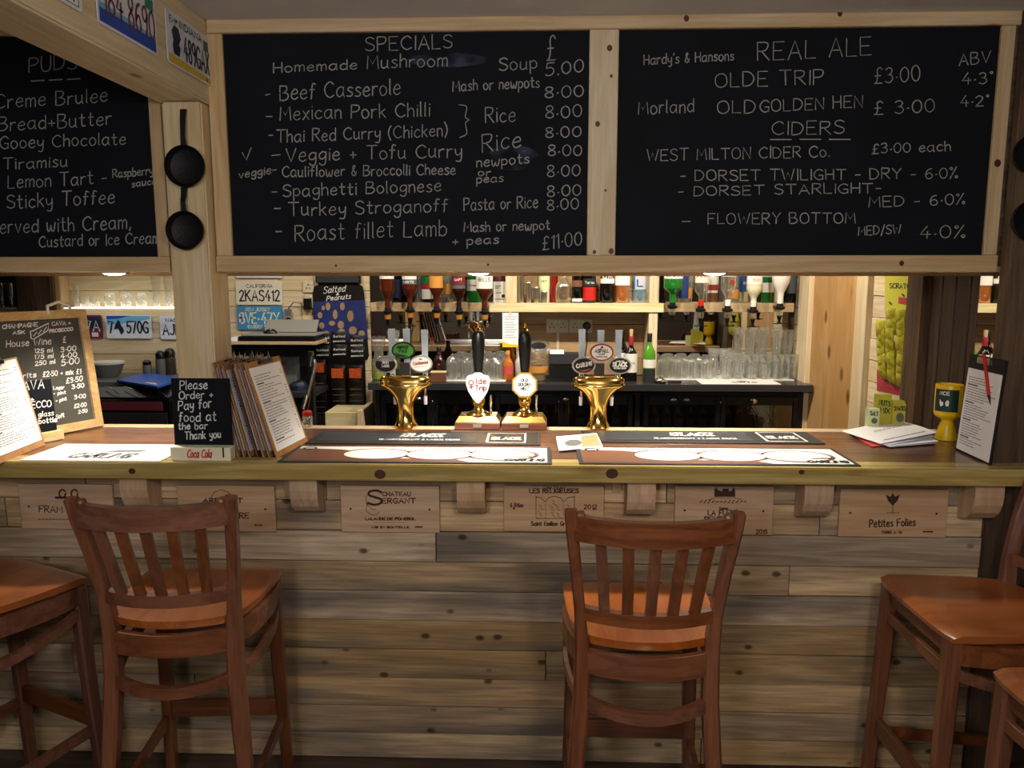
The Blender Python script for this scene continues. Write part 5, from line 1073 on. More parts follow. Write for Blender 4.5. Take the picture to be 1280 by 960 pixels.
# optics: spirit bottles upside down on measures
def optic(px, neck, label, body, r=.046, h=.27, lab=None, shape='spirit', liquid='clear_glass', neckcap=None, Y=4.76, tip='black_plastic'):
    x = XA(px, Y); zn = ZA(neck, Y); t = thing('optic_bottle', label, 'optic bottle', (x, Y, zn), group='spirit bottles on optics')
    pr = [(a*r, -b*h) for a, b in SH[shape]]
    MB().lathe(list(reversed(pr)), (x, Y, zn+h), 20).build('bottle_glass', body, t, smooth=True)
    for lb in (lab or []):
        mat, a, b = lb[:3]; m = MB()
        for i in range(12):
            a0, a1 = R(196+i*12.3), R(196+(i+1)*12.3); rr = r+.0014
            m.face([(x+rr*math.cos(q), Y+rr*math.sin(q), zn+k*h) for q, k in ((a0, a), (a1, a), (a1, b), (a0, b))])
        L_ = m.build('paper_label', mat, t)
        if len(lb) > 3:
            tx, tm_, hh = lb[3:6]; m = MB(); wd = min(54, 8*len(tx)); zc = zn+(a+b)/2*h-hh/2
            text(m, tx, -wd, 0, wd, 0, hh*1000, 3, lambda p, q: Vector((x+(r+.0026)*math.sin(R(p)), Y-(r+.0026)*math.cos(R(p)), zc+q*.001)), down=False, jit=0); m.build('label_text', tm_, L_)
    if neckcap: MB().lathe([(.017, 0), (.018, .038)], (x, Y, zn-.001), 14).build('neck_band', neckcap, t, smooth=True)
    MB().lathe([(.012, -.040), (.030, -.034), (.032, -.024), (.020, -.014), (.019, 0)], (x, Y, zn), 18).build('collar', 'black_plastic', t, smooth=True)
    MB().lathe([(.013, -.075), (.020, -.070), (.021, -.041)], (x, Y, zn), 16).build('measure', liquid, t, smooth=True)
    MB().lathe([(.006, -.120), (.010, -.100), (.016, -.076)], (x, Y, zn), 12).build('plunger', tip, t, smooth=True)
    MB().box(x-.042, x+.040, Y-.028, Y-.022, zn-.124, zn-.119).build('push_bar', 'black_plastic', t)
    MB().box(x-.008, x+.008, Y-.020, Y+.02, zn-.124, zn-.112).build('push_arm', 'black_plastic', t)
    MB().box(x-.010, x+.010, Y+.018, 4.875, zn-.034, zn-.016).build('bracket', 'black_plastic', t)
optic(485, 385, 'brown rum bottle upside down on an optic, leftmost of all', 'brown_spirit', lab=[('label_white', .66, .85)], liquid='measure_amber')
optic(513, 383, 'brown whisky bottle with a white label on an optic, second from left', 'brown_spirit', lab=[('grey_ink', .50, .6, 'WHYTE', 'badge_white', .014), ('label_white', .61, .8)], liquid='measure_amber')
optic(546, 383, 'orange brown spirit bottle on an optic beside the green square label', 'brown_spirit', r=.043, lab=[('label_amber', .42, .8)], liquid='measure_amber')
optic(574, 385, 'dark rum bottle with a figure on its label on an optic', 'dark_spirit', r=.042, lab=[('grey_ink', .44, .52), ('clip_pink', .53, .75, 'CAPT', 'badge_white', .012)], liquid='measure_amber')
optic(606, 385, 'whisky bottle with a large white label on an optic left of the shelf upright', 'brown_spirit', r=.052, lab=[('label_white', .44, .85, 'BELLS', 'ink', .020)], liquid='measure_amber')
optic(840, 378, 'green gin bottle with a white band on an optic, first right of the upright', 'green_glass', r=.058, h=.25, lab=[('label_white', .58, .74, 'GORDONS', 'ink', .012), ('label_green', .75, .95)], shape='square')
optic(875.5, 382, 'clear vodka bottle with a red neck on an optic', 'clear_glass', r=.043, lab=[('cream_card', .52, .82, 'SMIRNOFF', 'red', .012)], neckcap='red', shape='square')
optic(909, 382, 'clear white rum bottle with a red round seal on an optic', 'clear_glass', r=.046, lab=[('label_white', .66, .86, 'LAMBS', 'ink', .02)], neckcap='label_white')
m = MB(); x = XA(911, 4.76); zz = ZA(353, 4.76); m.face([(x+a, 4.76-.0490, zz+b) for a, b in ell(0, 0, .017, .017, 20)])
o_ = [o for o in bpy.data.objects if o.get('label', '').startswith('clear white rum')][0]; m.build('round_seal', 'badge_red', o_)
optic(941, 383, 'cream coconut rum bottle on an optic between the white and clear ones', 'cream_bottle', r=.046, lab=[('label_white', .5, .7, 'RUM', 'label_amber', .018), ('label_amber', .78, .9)], neckcap='white_bottle')
optic(974, 379, 'white liqueur bottle on an optic, rightmost of all', 'white_bottle', r=.055, h=.30, lab=[('label_white', .72, .9, 'Malibu', 'ink', .016)], shape='round', neckcap='dark_spirit')
# standing bottles behind the right optics
B('tall black bottle right of the shelf upright', XA(828, 4.94), 4.94, SZ, .29, .020, 'black_glass', 'slim')
B('blue labelled bottle behind the green gin optic', XA(853, 4.94), 4.94, SZ, .27, .032, 'clear_glass', lab=[('blue_label', .1, .62)])
B('narrow clear bottle with a cream tag behind the right optics', XA(861, 4.94), 4.94, SZ, .27, .016, 'clear_glass', 'slim', lab=[('label_amber', .1, .35)])
B('pale cylinder gift tube of whisky on the right shelf', XA(889, 4.94), 4.94, SZ, .26, .036, 'white_bottle', 'slim', lab=[('mat_copper', .02, .24), ('label_white', .5, .9), ('badge_red', .30, .44)])
B('clear gin bottle beside the tube on the right shelf', XA(915, 4.94), 4.94, SZ, .28, .038, 'clear_glass', lab=[('label_amber', .1, .3)])
B('clear bottle with a dark blue oval label on the right shelf', XA(928, 4.93), 4.93, SZ, .29, .034, 'clear_glass', lab=[('blue_label', .24, .62, 'GIN', 'badge_white', .014)])
B('green vermouth bottle with a round red and white emblem', XA(958, 4.93), 4.93, SZ, .30, .040, 'green_glass', lab=[('label_white', .22, .42), ('plate_white', .54, .72, 'MARTINI', 'red', .012)])
B('dark bottle at the right end of the right shelf', XA(987, 4.93), 4.93, SZ, .30, .032, 'black_glass', lab=[('grey_ink', .2, .6)])

# on the back bar worktop
B('tall black glass bottle of red wine with a white label, left of the pair', XA(777, 4.78, 470), 4.78, BT, .31, .038, 'black_glass', 'wine', lab=[('label_white', .15, .55)], cap=('black_plastic', .16), name='wine_bottle')
B('red wine bottle with a red foil and a cork standing proud', XA(788, 4.72, 470), 4.72, BT, .275, .040, 'black_glass', 'wine', lab=[('label_white', .20, .62, 'VINO', 'grey_ink', .010)], cap=('foil_red', .20), name='wine_bottle')
wb_ = [o for o in bpy.data.objects if o.get('label', '').startswith('red wine bottle')][0]
MB().lathe([(.010, 0), (.012, .03), (.011, .042)], (XA(788, 4.72, 470), 4.72, BT+.276), 14).build('cork', 'cork', wb_, smooth=True)
B('green bottle of white wine with a black cap and white label', XA(811, 4.68, 470), 4.68, BT, .295, .038, 'wine_green', 'wine', lab=[('label_white', .30, .47), ('ink', .0, .28)], cap=('black_plastic', .17), name='wine_bottle')
B('small amber bottle standing under the pinned note', XA(635, 4.74, 470), 4.74, BT, .18, .034, 'amber_spirit', 'round', cap=('label_amber', .12), lab=[('coral_red', .2, .5)], name='bottle')
B('slim white bottle between the amber bottle and the tip jar', XA(649, 4.80, 470), 4.80, BT, .17, .026, 'white_bottle', 'spirit', cap=('white_plastic', .1))
B('dark brown bottle on the back bar right of the left beer font', XA(549, 4.74, 470), 4.74, BT, .20, .040, 'dark_spirit', 'round', cap=('black_plastic', .1))
# till in the middle
t = thing('card_till', 'black till with a white receipt roll on the back bar left of the right font', 'till', (XA(706, 4.75), 4.75, BT))
MB().box(XA(687, 4.66), XA(734, 4.66), 4.66, 4.88, BT, BT+.095, bev=.004).build('till_base', 'black_plastic', t)
MB().box(XA(687, 4.66), XA(728, 4.66), 4.70, 4.86, BT+.10, BT+.165, bev=.006).build('till_head', 'grey_dark', t)
MB().obox((XA(688, 4.68), 4.70, BT+.166), (.085, 0, 0), (0, .05, .02), (0, 0, .002)).build('receipt', 'paper', t)
MB().box(XA(687, 4.655), XA(734, 4.655), 4.655, 4.66, BT+.095, BT+.099).build('trim_line', 'chrome', t)
# tip jar: a big glass with notes and a paper label
x = XA(673, 4.74, 470)
t = thing('tip_jar', 'clear tip jar with notes inside between the right hand pump and the till', 'jar', (x, 4.74, BT))
MB().lathe([(.060, 0), (.066, .01), (.070, .12), (.066, .19), (.060, .20)], (x, 4.74, BT), 28, cap=False).build('jar_glass', 'pint_glass', t, smooth=True)
MB().lathe([(.060, -.004), (.070, 0), (.070, .012), (.060, .016), (.048, .012), (.048, 0)], (0,0,0), 28, cap=False, mat=Matrix.Translation((x, 4.735, BT+.205)) @ Matrix.Rotation(R(28), 4, 'X')).build('jar_collar', 'pint_glass', t, smooth=True)
MB().lathe([(.001, 0), (.047, 0), (.047, .004)], (0,0,0), 24, mat=Matrix.Translation((x, 4.735, BT+.207)) @ Matrix.Rotation(R(28), 4, 'X')).build('jar_mouth', 'black_matt', t, smooth=True)
m = MB()
for i in range(7): m.obox((x-.045+random.random()*.03, 4.70+random.random()*.04, BT+.055+i*.010), (.06+random.random()*.02, .01, .012), (-.01, .045, 0), (0, 0, .003))
m.build('banknotes', 'note', t)
MB().lathe([(.061, 0), (.063, .028), (.060, .030)], (x, 4.74, BT+.004), 24).build('coins', 'coin', t, smooth=True)
m = MB()
for i in range(8):
    a0, a1 = R(215+i*14), R(215+(i+1)*14); m.face([(x+.0712*math.cos(q), 4.74+.0712*math.sin(q), BT+k) for q, k in ((a0, .052), (a1, .052), (a1, .092), (a0, .092))])
m.build('paper_label', 'label_amber', t)
# pinned note
t = thing('paper_note', 'white printed note with a yellow foot pinned above the dimple glasses', 'note', (XA(638, 4.78), 4.78, 1.5))
a, b = P(628, 391, 4.782), P(648, 434, 4.782)
MB().box(a.x, b.x, 4.781, 4.784, b.z, a.z).build('note_paper', 'paper', t)
m = MB(); patch(m, plane_px(4.781, .0005), [(628, 427), (636, 430), (648, 431), (648, 434), (628, 434)]); m.build('note_foot', 'yellow', t)
m = MB()
for k, y in enumerate((396, 399, 403, 406, 409, 412, 415, 419, 422)): ribbon(m, [(631, y), (646-(k*7 % 5), y)], .6, plane_px(4.781, .0005))
m.build('note_text', 'grey_ink', t)
MB().box((a.x+b.x)/2-.006, (a.x+b.x)/2+.006, 4.776, 4.792, a.z-.012, SZ-.05).build('peg', 'shelf_wood', t)
# sockets
def socket(px0, px1, py0, py1, label, Y=4.995, plug=None, double=True):
    a, b = P(px0, py0, Y), P(px1, py1, Y); t = thing('wall_socket', label, 'socket', ((a.x+b.x)/2, Y, b.z))
    MB().box(a.x, b.x, Y-.010, Y, b.z, a.z, bev=.003).build('socket_plate', 'socket_plastic', t)
    m = MB(); w = b.x-a.x
    for c in ((.25, .75) if double else (.5,)):
        cx = a.x+w*c; zc = (a.z+b.z)/2
        for dx, dz in ((0, .014), (-.011, -.008), (.011, -.008)): m.box(cx+dx-.003, cx+dx+.003, Y-.0112, Y-.009, zc+dz-.004, zc+dz+.004)
    m.build('pin_hole', 'ink', t)
    m = MB()
    for c in ((.42, .58) if double else (.8,)): m.box(a.x+w*c-.006, a.x+w*c+.006, Y-.014, Y-.009, a.z-.024, a.z-.008, bev=.001)
    m.build('switch', 'white_plastic', t)
    if plug:
        cx = a.x+w*plug; zc = (a.z+b.z)/2+.002
        p = MB().lathe([(.026, 0), (.025, .018), (.016, .030)], (0,0,0), 18, mat=Matrix.Translation((cx, Y-.010, zc)) @ Matrix.Rotation(R(90), 4, 'X')).build('plug', 'black_plastic', t, smooth=True)
        MB().sweep([(cx, Y-.025, zc-.02), (cx+.003, Y-.03, zc-.10), (cx-.01, Y-.03, zc-.20), (cx-.008, Y-.02, BT+.02)], .0035, 0, n=6).build('cable', 'black_plastic', p)
    return t
socket(683, 710.5, 399, 416, 'left double socket on the pine boards above the till')
socket(711.5, 740, 399, 416, 'right double socket with a round black plug on the pine boards', plug=.76)
MB_ = MB().box(XA(696, 4.99), XA(699, 4.99), 4.988, 4.995, BT, P(697, 416, 4.99).z).build('conduit', 'socket_plastic'); tag(MB_, 'cream cable trunking running down from the left double socket', 'conduit')
# service bell and corkscrew
x = XA(825, 4.62, 475); t = thing('service_bell', 'chrome service bell on the front of the back bar below the green bottle', 'bell', (x, 4.625, BT))
MB().lathe([(.034, 0), (.036, .006), (.030, .010)], (x, 4.625, BT), 22).build('bell_base', 'black_plastic', t, smooth=True)
MB().lathe([(.031, 0), (.028, .012), (.018, .021), (.004, .025)], (x, 4.625, BT+.011), 22).build('bell_dome', 'chrome', t, smooth=True)
MB().lathe([(.003, 0), (.006, .008), (.003, .011)], (x, 4.625, BT+.035), 12).build('bell_button', 'chrome', t, smooth=True)
t = thing('bottle_opener', 'black handled bottle opener lying right of the service bell', 'bottle opener', (XA(846, 4.62, 475), 4.63, BT))
xo = XA(846, 4.62, 475); MB().sweep([(xo-.05, 4.64, BT+.006), (xo+.03, 4.625, BT+.006)], .016, .010).build('handle', 'black_plastic', t); MB().sweep([(xo+.03, 4.625, BT+.006), (xo+.062, 4.62, BT+.006)], .010, .003).build('blade', 'chrome', t)
# carafe with limes at the left end
x = XA(474, 4.74, 460)
t = thing('glass_carafe', 'tall clear carafe with a yellow green label at the left end of the back bar', 'carafe', (x, 4.74, BT))
MB().lathe([(.040, 0), (.046, .01), (.046, .11), (.030, .15), (.028, .17), (.040, .22), (.044, .27)], (x, 4.74, BT), 24, cap=False).build('carafe_glass', 'pint_glass', t, smooth=True)
MB().lathe([(.043, .004), (.043, .10)], (x, 4.74, BT), 20).build('carafe_liquid', 'lime', t, smooth=True)
t = thing('small_box', 'brown cardboard box on the back bar behind the left beer font', 'box', (XA(547, 4.66, 470), 4.64, BT))
MB().box(XA(537, 4.62), XA(556, 4.62), 4.62, 4.68, BT, BT+.055, bev=.002).build('box_body', 'mat_copper', t); MB().box(XA(537, 4.62)-.002, XA(556, 4.62)+.002, 4.618, 4.682, BT+.055, BT+.063, bev=.002).build('lid', 'note', t)

# bottle coolers under the back bar with bottles behind their glass doors
def cooler(x0, x1, label, knobs):
    t = thing('bottle_cooler', label, 'cooler', ((x0+x1)/2, 4.78, 0)); xm = (x0+x1)/2
    MB().box(x0, x1, 4.90, 4.925, .05, 1.04).build('back_panel', 'black_plastic', t)
    for a in (x0, x1-.02): MB().box(a, a+.02, 4.66, 4.90, .05, 1.04).build('side_panel', 'black_plastic', t)
    MB().box(x0+.021, x1-.021, 4.66, 4.90, .05, .12).build('bottom', 'black_plastic', t); MB().box(x0+.021, x1-.021, 4.66, 4.90, 1.0, 1.04).build('top', 'black_plastic', t)
    MB().box(x0+.021, x1-.021, 4.68, 4.90, .79, .798).build('rack', 'chrome', t)
    MB().box(x0+.05, x1-.05, 4.67, 4.69, .992, .999).build('added_glow_strip', 'strip_glow', t)  # glowing strip added so the bottles inside show faintly
    for a, b in ((x0+.004, xm-.002), (xm+.002, x1-.004)):
        d = MB()
        for q in ((a, a+.028, .08, 1.035), (b-.028, b, .08, 1.035), (a+.029, b-.029, .08, .115), (a+.029, b-.029, .985, 1.035)): d.box(q[0], q[1], 4.632, 4.655, q[2], q[3], bev=.002)
        d = d.build('door', 'black_plastic', t)
        MB().box(a+.03, b-.03, 4.643, 4.647, .116, .984).build('pane', 'door_glass', d)
    for i, kx in enumerate(knobs):
        MB().lathe([(.004, 0), (.004, .014), (.014, .018), (.015, .022), (.001, .025)], (0,0,0), 16, sx=1.5, mat=Matrix.Translation((kx, 4.632, 1.012)) @ Matrix.Rotation(R(90), 4, 'X')).build('handle', 'chrome', t, smooth=True)
    return t
cooler(-.965, -.32, 'black bottle cooler under the back bar, behind the left beer font', [P(523, 500, 4.62).x])
cooler(-.26, .585, 'black bottle cooler under the back bar, behind the hand pumps', [P(707, 503, 4.62).x])
cooler(.645, 1.58, 'black bottle cooler under the back bar, right of the right beer font', [P(842, 503, 4.62).x, P(858, 503, 4.62).x, P(941, 503, 4.62).x])
bmats = [('green_glass', 'label_white'), ('amber_spirit', 'label_white'), ('dark_spirit', 'label_amber'), ('amber_spirit', 'coral_red')]
proto = {}
i = 0
for (x0, x1, lb) in ((-.92, -.37, 'left'), (-.21, .54, 'middle'), (.70, 1.53, 'right')):
    n = int((x1-x0)/.075)
    for k in range(n):
        x = x0+k*.075+.03; kind = (k//3+len(lb)) % 4; key = (kind, lb)
        lab_ = '%s beer bottle in the %s cooler' % (('green', 'amber', 'dark brown', 'red labelled')[kind], lb)
        if key not in proto: proto[key] = B(lab_, x, 4.75, .7985, .190, .030, bmats[kind][0], 'wine', lab=[(bmats[kind][1], .15, .45)], cap=('plate_yellow', .06), group='bottles in the %s cooler' % lb, name='beer_bottle')
        else:
            s = proto[key]; r = s.copy(); COL.objects.link(r); r.location = (x, 4.75, .7985)
            for ch in list(s.children): c = ch.copy(); COL.objects.link(c); c.parent = r

# ------------------------------------------------------------------ snacks on cards
t = thing('peanut_card', 'black and blue salted peanuts display card on the pine wall', 'display card', (P(425, 400, 4.98).x, 4.98, 1.2))
kc = lambda px, py, d=0: P(px, py, 4.978-d)
MB().prism([kc(*p) for p in ((391, 366), (393, 358), (400, 355), (446, 354), (453, 358), (455, 366), (461, 445), (459, 450), (396, 452), (393, 448))], (0, .006, 0)).build('card', 'nut_black', t)
m = MB(); patch(m, lambda a, b: kc(a, b, .0008), [(392, 377), (456, 375), (460, 424), (395, 428)]); m.build('blue_picture', 'nut_blue', t)
m = MB()
for px, py, rx, ry in ((410, 383, 3, 5), (428, 383, 3, 5), (400, 394, 3, 4), (419, 393, 3, 6), (438, 395, 4, 7), (402, 407, 3.4, 4), (415, 404, 4, 3), (426, 406, 4, 5), (441, 413, 5, 5), (408, 417, 4, 3.4), (427, 415, 4.6, 4), (452, 417, 4, 4), (404, 385, 2, 3)):
    patch(m, lambda a, b: kc(a, b, .0013), ell(px, py, rx, ry, 14))
m.build('peanut_picture', 'nut_tan', t)
block([('Salted', 404, 367, 431, 364, 8), ('&', 420, 369, 423, 369, 3), ('Peanuts', 408, 376, 438, 373, 6)], t, lambda a, b: kc(a, b, .0014), .8, mat='chalk_white', shear=.2)
m = MB()
def packet(w, h, d, mat, face_mat=None, n=6, writing=None):
    """pillow packet, local origin at its top centre, front to -Y"""
    t = thing('snack_packet', 'x', 'snack packet', (0, 0, 0)); m = MB(); g1, g2 = [], []
    for j in range(n+1):
        a, b = [], []
        for i in range(n+1):
            u, v = i/n*2-1, j/n*2-1; th = d/2*max(0, (1-abs(u)**2.5))*max(0, (1-abs(v)**4))+.0006
            a.append(m.bm.verts.new((u*w/2*(1-.04*(1-v*v)), -d/2-th, -h/2+v*h/2))); b.append(m.bm.verts.new((u*w/2*(1-.04*(1-v*v)), -d/2+th*.6, -h/2+v*h/2)))
        g1.append(a); g2.append(b)
    for j in range(n):
        for i in range(n): m.bm.faces.new((g1[j][i], g1[j][i+1], g1[j+1][i+1], g1[j+1][i])); m.bm.faces.new((g2[j][i], g2[j+1][i], g2[j+1][i+1], g2[j][i+1]))
    for a, b in ((g1[0], g2[0]), (g1[-1], g2[-1]), ([r[0] for r in g1], [r[0] for r in g2]), ([r[-1] for r in g1], [r[-1] for r in g2])):
        for k in range(n): m.bm.faces.new((a[k], b[k], b[k+1], a[k+1]))
    m.build('wrapper', mat, t, smooth=True, local=True)
    if face_mat:
        m = MB(); m.face([(x*w*.40, -d-.0022, -h*.5+z*h*.30) for x, z in ((-1, -1), (1, -1), (1, 1), (-1, 1))]); m.build('front_print', face_mat, t, local=True)
    if writing:
        m = MB()
        for s, y, hh in writing: text(m, s, -w*.38, -h*y, w*.38, -h*y+.002, hh, .0022, lambda a, b: Vector((a, -d-.0034, b)), down=False, jit=.0)
        m.build('printed_text', 'chalk_white', t, local=True)
    return t
L1 = 'black peanut packet on the blue card, %s row, %s'
pk = packet(.100, .085, .016, 'nut_black', None, writing=[('Salted', .45, .013), ('peanuts', .8, .011)]); pk['label'] = L1 % ('upper', 'left'); pk['group'] = 'peanut packets on the blue card'
q = kc(405, 416); pk.location = (q.x, 4.968, q.z)
for (px, py), rw, cl in (((425, 414), 'upper', 'middle'), ((447, 419), 'upper', 'right'), ((405, 431), 'lower', 'left'), ((426, 430), 'lower', 'middle'), ((448, 432), 'lower', 'right')):
    q = kc(px, py); dup(pk, (q.x, 4.968-.014*(py > 425), q.z), label=L1 % (rw, cl))
o = thing('snack_rack', 'dark backing card holding three columns of nut packets below the blue card', 'display card', (P(424, 480, 4.98).x, 4.985, 1.0))
a, b = P(388, 446, 4.985), P(458, 518, 4.985); MB().box(a.x, b.x, 4.985, 4.993, b.z, a.z).build('card', 'nut_brown', o)
L2 = 'orange fronted nut packet, top one of its column on the dark card'; L3 = 'dark brown nut packet, %s below the orange one in the %s column'
p1 = packet(.098, .105, .018, 'nut_brown', 'nut_orange'); p1['label'] = 'orange fronted nut packet, top of the left column, slightly higher'; p1['group'] = 'nut packets on the dark card'
p2 = packet(.098, .10, .018, 'nut_brown', None); p2['label'] = L3 % ('first', 'left'); p2['group'] = 'dark nut packets on the dark card'
m = MB(); ribbon(m, [(-.035, -.088), (.035, -.087)], .003, lambda a, b: Vector((a, -.0192, b))); m.build('silver_print', 'grey_plastic', p2, local=True)
first = True
for c, (px, dy) in enumerate(((401, 0), (425, 7), (447, 7))):
    q = kc(px, 448+dy)
    if c == 0: p1.location = (q.x, 4.925, q.z)
    else: dup(p1, (q.x, 4.925, q.z), label='orange fronted nut packet, top of the %s column' % ('middle', 'right')[c-1])
    for k in range(6):
        q = kc(px, 459+dy+k*7.6+2)
        lc = (q.x, 4.932+.0075*k, q.z)
        if first: p2.location = lc; first = False
        else: dup(p2, lc, label=L3 % (ORD[k], ('left', 'middle', 'right')[c]))
# crisps on the side wall
t = thing('crisp_card', 'yellow and red scratchings display card on the side wall', 'display card', (WX-.005, 3.57, 1.2))
cw = lambda px, py, d=0: PXW(px, py, WX-.004-d)
MB().prism([cw(*p) for p in ((1106, 340), (1146, 340), (1144, 395), (1106, 388))], (.003, 0, 0)).build('card', 'snack_card', t)
MB().prism([cw(*p) for p in ((1096, 462), (1142, 470), (1140, 497), (1096, 488))], (.003, 0, 0)).build('red_foot', 'snack_red', t)
MB().prism([cw(*p, .001) for p in ((1123, 371), (1144, 374), (1144, 383), (1123, 379))], (.001, 0, 0)).build('red_band', 'snack_red', t)
m = MB(); 
text(m, 'SCRATCH', 1112, 360, 1141, 361, 6, 1.0, lambda a, b: cw(a, b, .001), jit=.1); 
for a, b in ((1112, 378), (1128, 368), (1136, 391)): ribbon(m, [(a, b), (a+2, b+2)], 2, lambda a, b: cw(a, b, .001))
m.build('card_print', 'charity_green', t)
m = MB()
for a, b in ((1106, 475), (1118, 480), (1132, 484), (1112, 486), (1101, 484)): ribbon(m, [(a, b), (a+1.5, b+1)], 1.6, lambda a, b: cw(a, b, .001))
m.build('foot_print', 'maroon', t)
L4 = 'yellow green crisp packet on the side wall card, %s row, %s column'
pk = packet(.088, .085, .036, 'snack_yellow', None); pk['label'] = L4 % ('first', 'middle'); pk['group'] = 'crisp packets on the side wall'
rr = random.Random(5); first = True
for k in range(8):
    for c, yy in enumerate((3.665, 3.56, 3.46)):
        if c == 0 and k < 2: continue
        z = P(1120, 384+k*10.4, 3.55).z+.012*(c == 0)
        lc = (WX-.010-.003*(7-k), yy-.012+rr.random()*.012, z); rt = (R(rr.uniform(-5, 5))+R(6), 0, R(-90+rr.uniform(-8, 8)))
        if first: pk.location = lc; pk.rotation_euler = rt; first = False
        else: dup(pk, lc, rot=rt, label=L4 % (ORD[k], ('left', 'middle', 'right')[c]))
def card(px0, px1, ptop, label, mat, txt, pic=None, arch=False, y=3.085):
    a, b = P(px0, ptop, y), P(px1, ptop, y); w = b.x-a.x
    t = thing('snack_box', label, 'snack box', ((a.x+b.x)/2, y, CT)); zt = a.z
    pts = [(a.x, CT), (b.x, CT), (b.x, zt-.02*arch)]+([(b.x-w*.15, zt-.006), (a.x+w*.5, zt), (a.x+w*.15, zt-.006)] if arch else [])+[(a.x, zt-.02*arch)]
    MB().prism([(p, y, q) for p, q in pts], (0, .03, 0)).build('box', mat, t)
    g = plane_px(y, .0012); m = MB()
    for s in txt: text(m, *s, g, jit=.1)
    m.build('lettering', 'charity_green', t)
    if pic: m = MB(); patch(m, g, ell(*pic, 14)); m.build('picture', 'grey_plastic', t)
card(1097, 1115, 493, 'tall yellow snack box on the rear edge of the bar behind the papers', 'snack_card', [('NUTS', 1099, 506, 1113, 508, 6, 1.2), ('MIX', 1100, 515, 1112, 517, 6, 1.2)], y=3.09)
card(1117, 1133, 499, 'arched yellow snack box with a round grey picture', 'snack_card', [('SNACKS', 1118, 513, 1132, 513, 5, 1)], (1125, 522, 5, 6), True, y=3.075)
card(1086, 1100, 511, 'small pale snack box, leftmost of the three behind the papers', 'label_lime', [('SALT', 1088, 519, 1098, 520, 5, 1)], (1093, 526, 4, 3.6), y=3.068)

# ------------------------------------------------------------------ left part of the staff area
t = thing('side_counter', 'grey worktop cabinet behind the bar on the left under the licence plates', 'counter', (-2.7, 4.8, 0))
MB().box(-3.7, -1.99, 4.56, 4.995, BT-.03, BT, bev=.002).build('worktop', 'grey_plastic', t); MB().box(-3.7, -1.99, 4.60, 4.99, 0, BT-.032).build('cabinet', 'black_matt', t)
# folder, tub and condiment jars
t = thing('ring_folder', 'blue plastic folder lying on the side counter beside the pine post', 'folder', (P(185, 475, 4.7).x, 4.7, BT))
c = [PZ(145, 477, BT+.012), PZ(200, 484, BT+.03), PZ(226, 473, BT+.03), PZ(182, 463.5, BT+.03)]
c = [Vector((p.x, p.y, BT+.014)) for p in (PZ(146, 475, BT+.014), PZ(197, 483, BT+.014), PZ(228, 473, BT+.014), PZ(182, 465, BT+.014))]
MB().prism(c, (0, 0, -.012)).build('cover', 'folder_blue', t)
MB().prism([p+Vector((0, 0, .0015)) for p in (c[0].lerp(c[1], .55).lerp(c[2], .12), c[0].lerp(c[1], .9).lerp(c[2], .10), c[1].lerp(c[2], .25).lerp(c[0], .15), c[0].lerp(c[1], .6).lerp(c[2], .22))], (0, 0, -.001)).build('paper_label', 'badge_white', t)
x = P(132, 465, 4.78).x
t = thing('plastic_tub', 'grey washing tub with a white rim on the side counter next to the framed board', 'tub', (x, 4.80, BT))
MB().loft([(x, 4.80, BT, .065, .06), (x, 4.80, BT+.03, .085, .075), (x, 4.80, BT+.085, .105, .09)], 20).build('tub_body', 'grey_plastic', t, smooth=True)
MB().loft([(x, 4.80, BT+.085, .108, .093), (x, 4.80, BT+.098, .110, .095)], 20).build('tub_rim', 'white_plastic', t, smooth=True)
def jar(px, h, r, label, Y=4.88):
    x = P(px, 460, Y).x; t = thing('condiment_jar', label, 'jar', (x, Y, BT))
    MB().lathe([(r*.95, 0), (r, .004), (r, h*.6), (r*.9, h*.68)], (x, Y, BT), 18).build('jar_body', 'grey_plastic' if r < .035 else 'smoky_dark', t, smooth=True)
    MB().lathe([(r*.92, 0), (r*.95, h*.2), (r*.6, h*.31), (r*.2, h*.34)], (x, Y, BT+h*.68), 18).build('lid', 'black_plastic', t, smooth=True)
jar(184, .10, .028, 'short jar with a black lid behind the blue folder'); jar(201, .16, .03, 'tall black topped grinder behind the blue folder'); jar(213, .17, .036, 'dark storage jar nearest the pine post behind the blue folder', 4.93)
# till drawer unit
t = thing('cash_till', 'black cash till with a dark red drawer front behind the left end of the bar', 'till', (-2.3, 4.3, .9))
Y = 4.30; a = P(104, 499, Y); b = P(212, 499, Y)
MB().box(a.x, b.x, Y+.004, Y+.25, .55, a.z-.002, bev=.003).build('till_body', 'black_plastic', t)
MB().obox((a.x, Y+.0, a.z), (b.x-a.x, 0, 0), (0, .16, .040), (0, -.004, .012), bev=.003).build('keyboard', 'black_plastic', t)
MB().box(a.x, b.x-.01, Y-.004, Y+.003, P(150, 500.5, Y).z, a.z).build('steel_trim', 'chrome', t)
MB().box(a.x+.01, P(203, 505, Y).x, Y-.003, Y+.003, P(150, 513, Y).z, P(150, 502, Y).z, bev=.001).build('drawer', 'maroon', t)
MB().box(a.x+.01, P(208, 505, Y).x, Y-.003, Y+.003, P(150, 531, Y).z, P(150, 516, Y).z, bev=.001).build('drawer', 'grey_dark', t)
MB().box(P(133, 520, Y).x, P(186, 520, Y).x, Y-.006, Y-.003, P(150, 530, Y).z, P(150, 521, Y).z).build('drawer_slot', 'ink', t)
m = MB()
for px0, px1, y0, y1 in ((128, 150, 491, 497), (152, 175, 490, 497), (178, 208, 490, 497)):
    p, q = P(px0, y0, 4.38), P(px1, y1, 4.30); m.sweep([(p.x, 4.41, a.z+.058), ((p.x+q.x)/2, 4.36, a.z+.052), (q.x, 4.30, a.z+.022)], .006, .004)
m.build('till_highlight', 'steel', t)  # steel bars stand in for highlights on the glossy till top

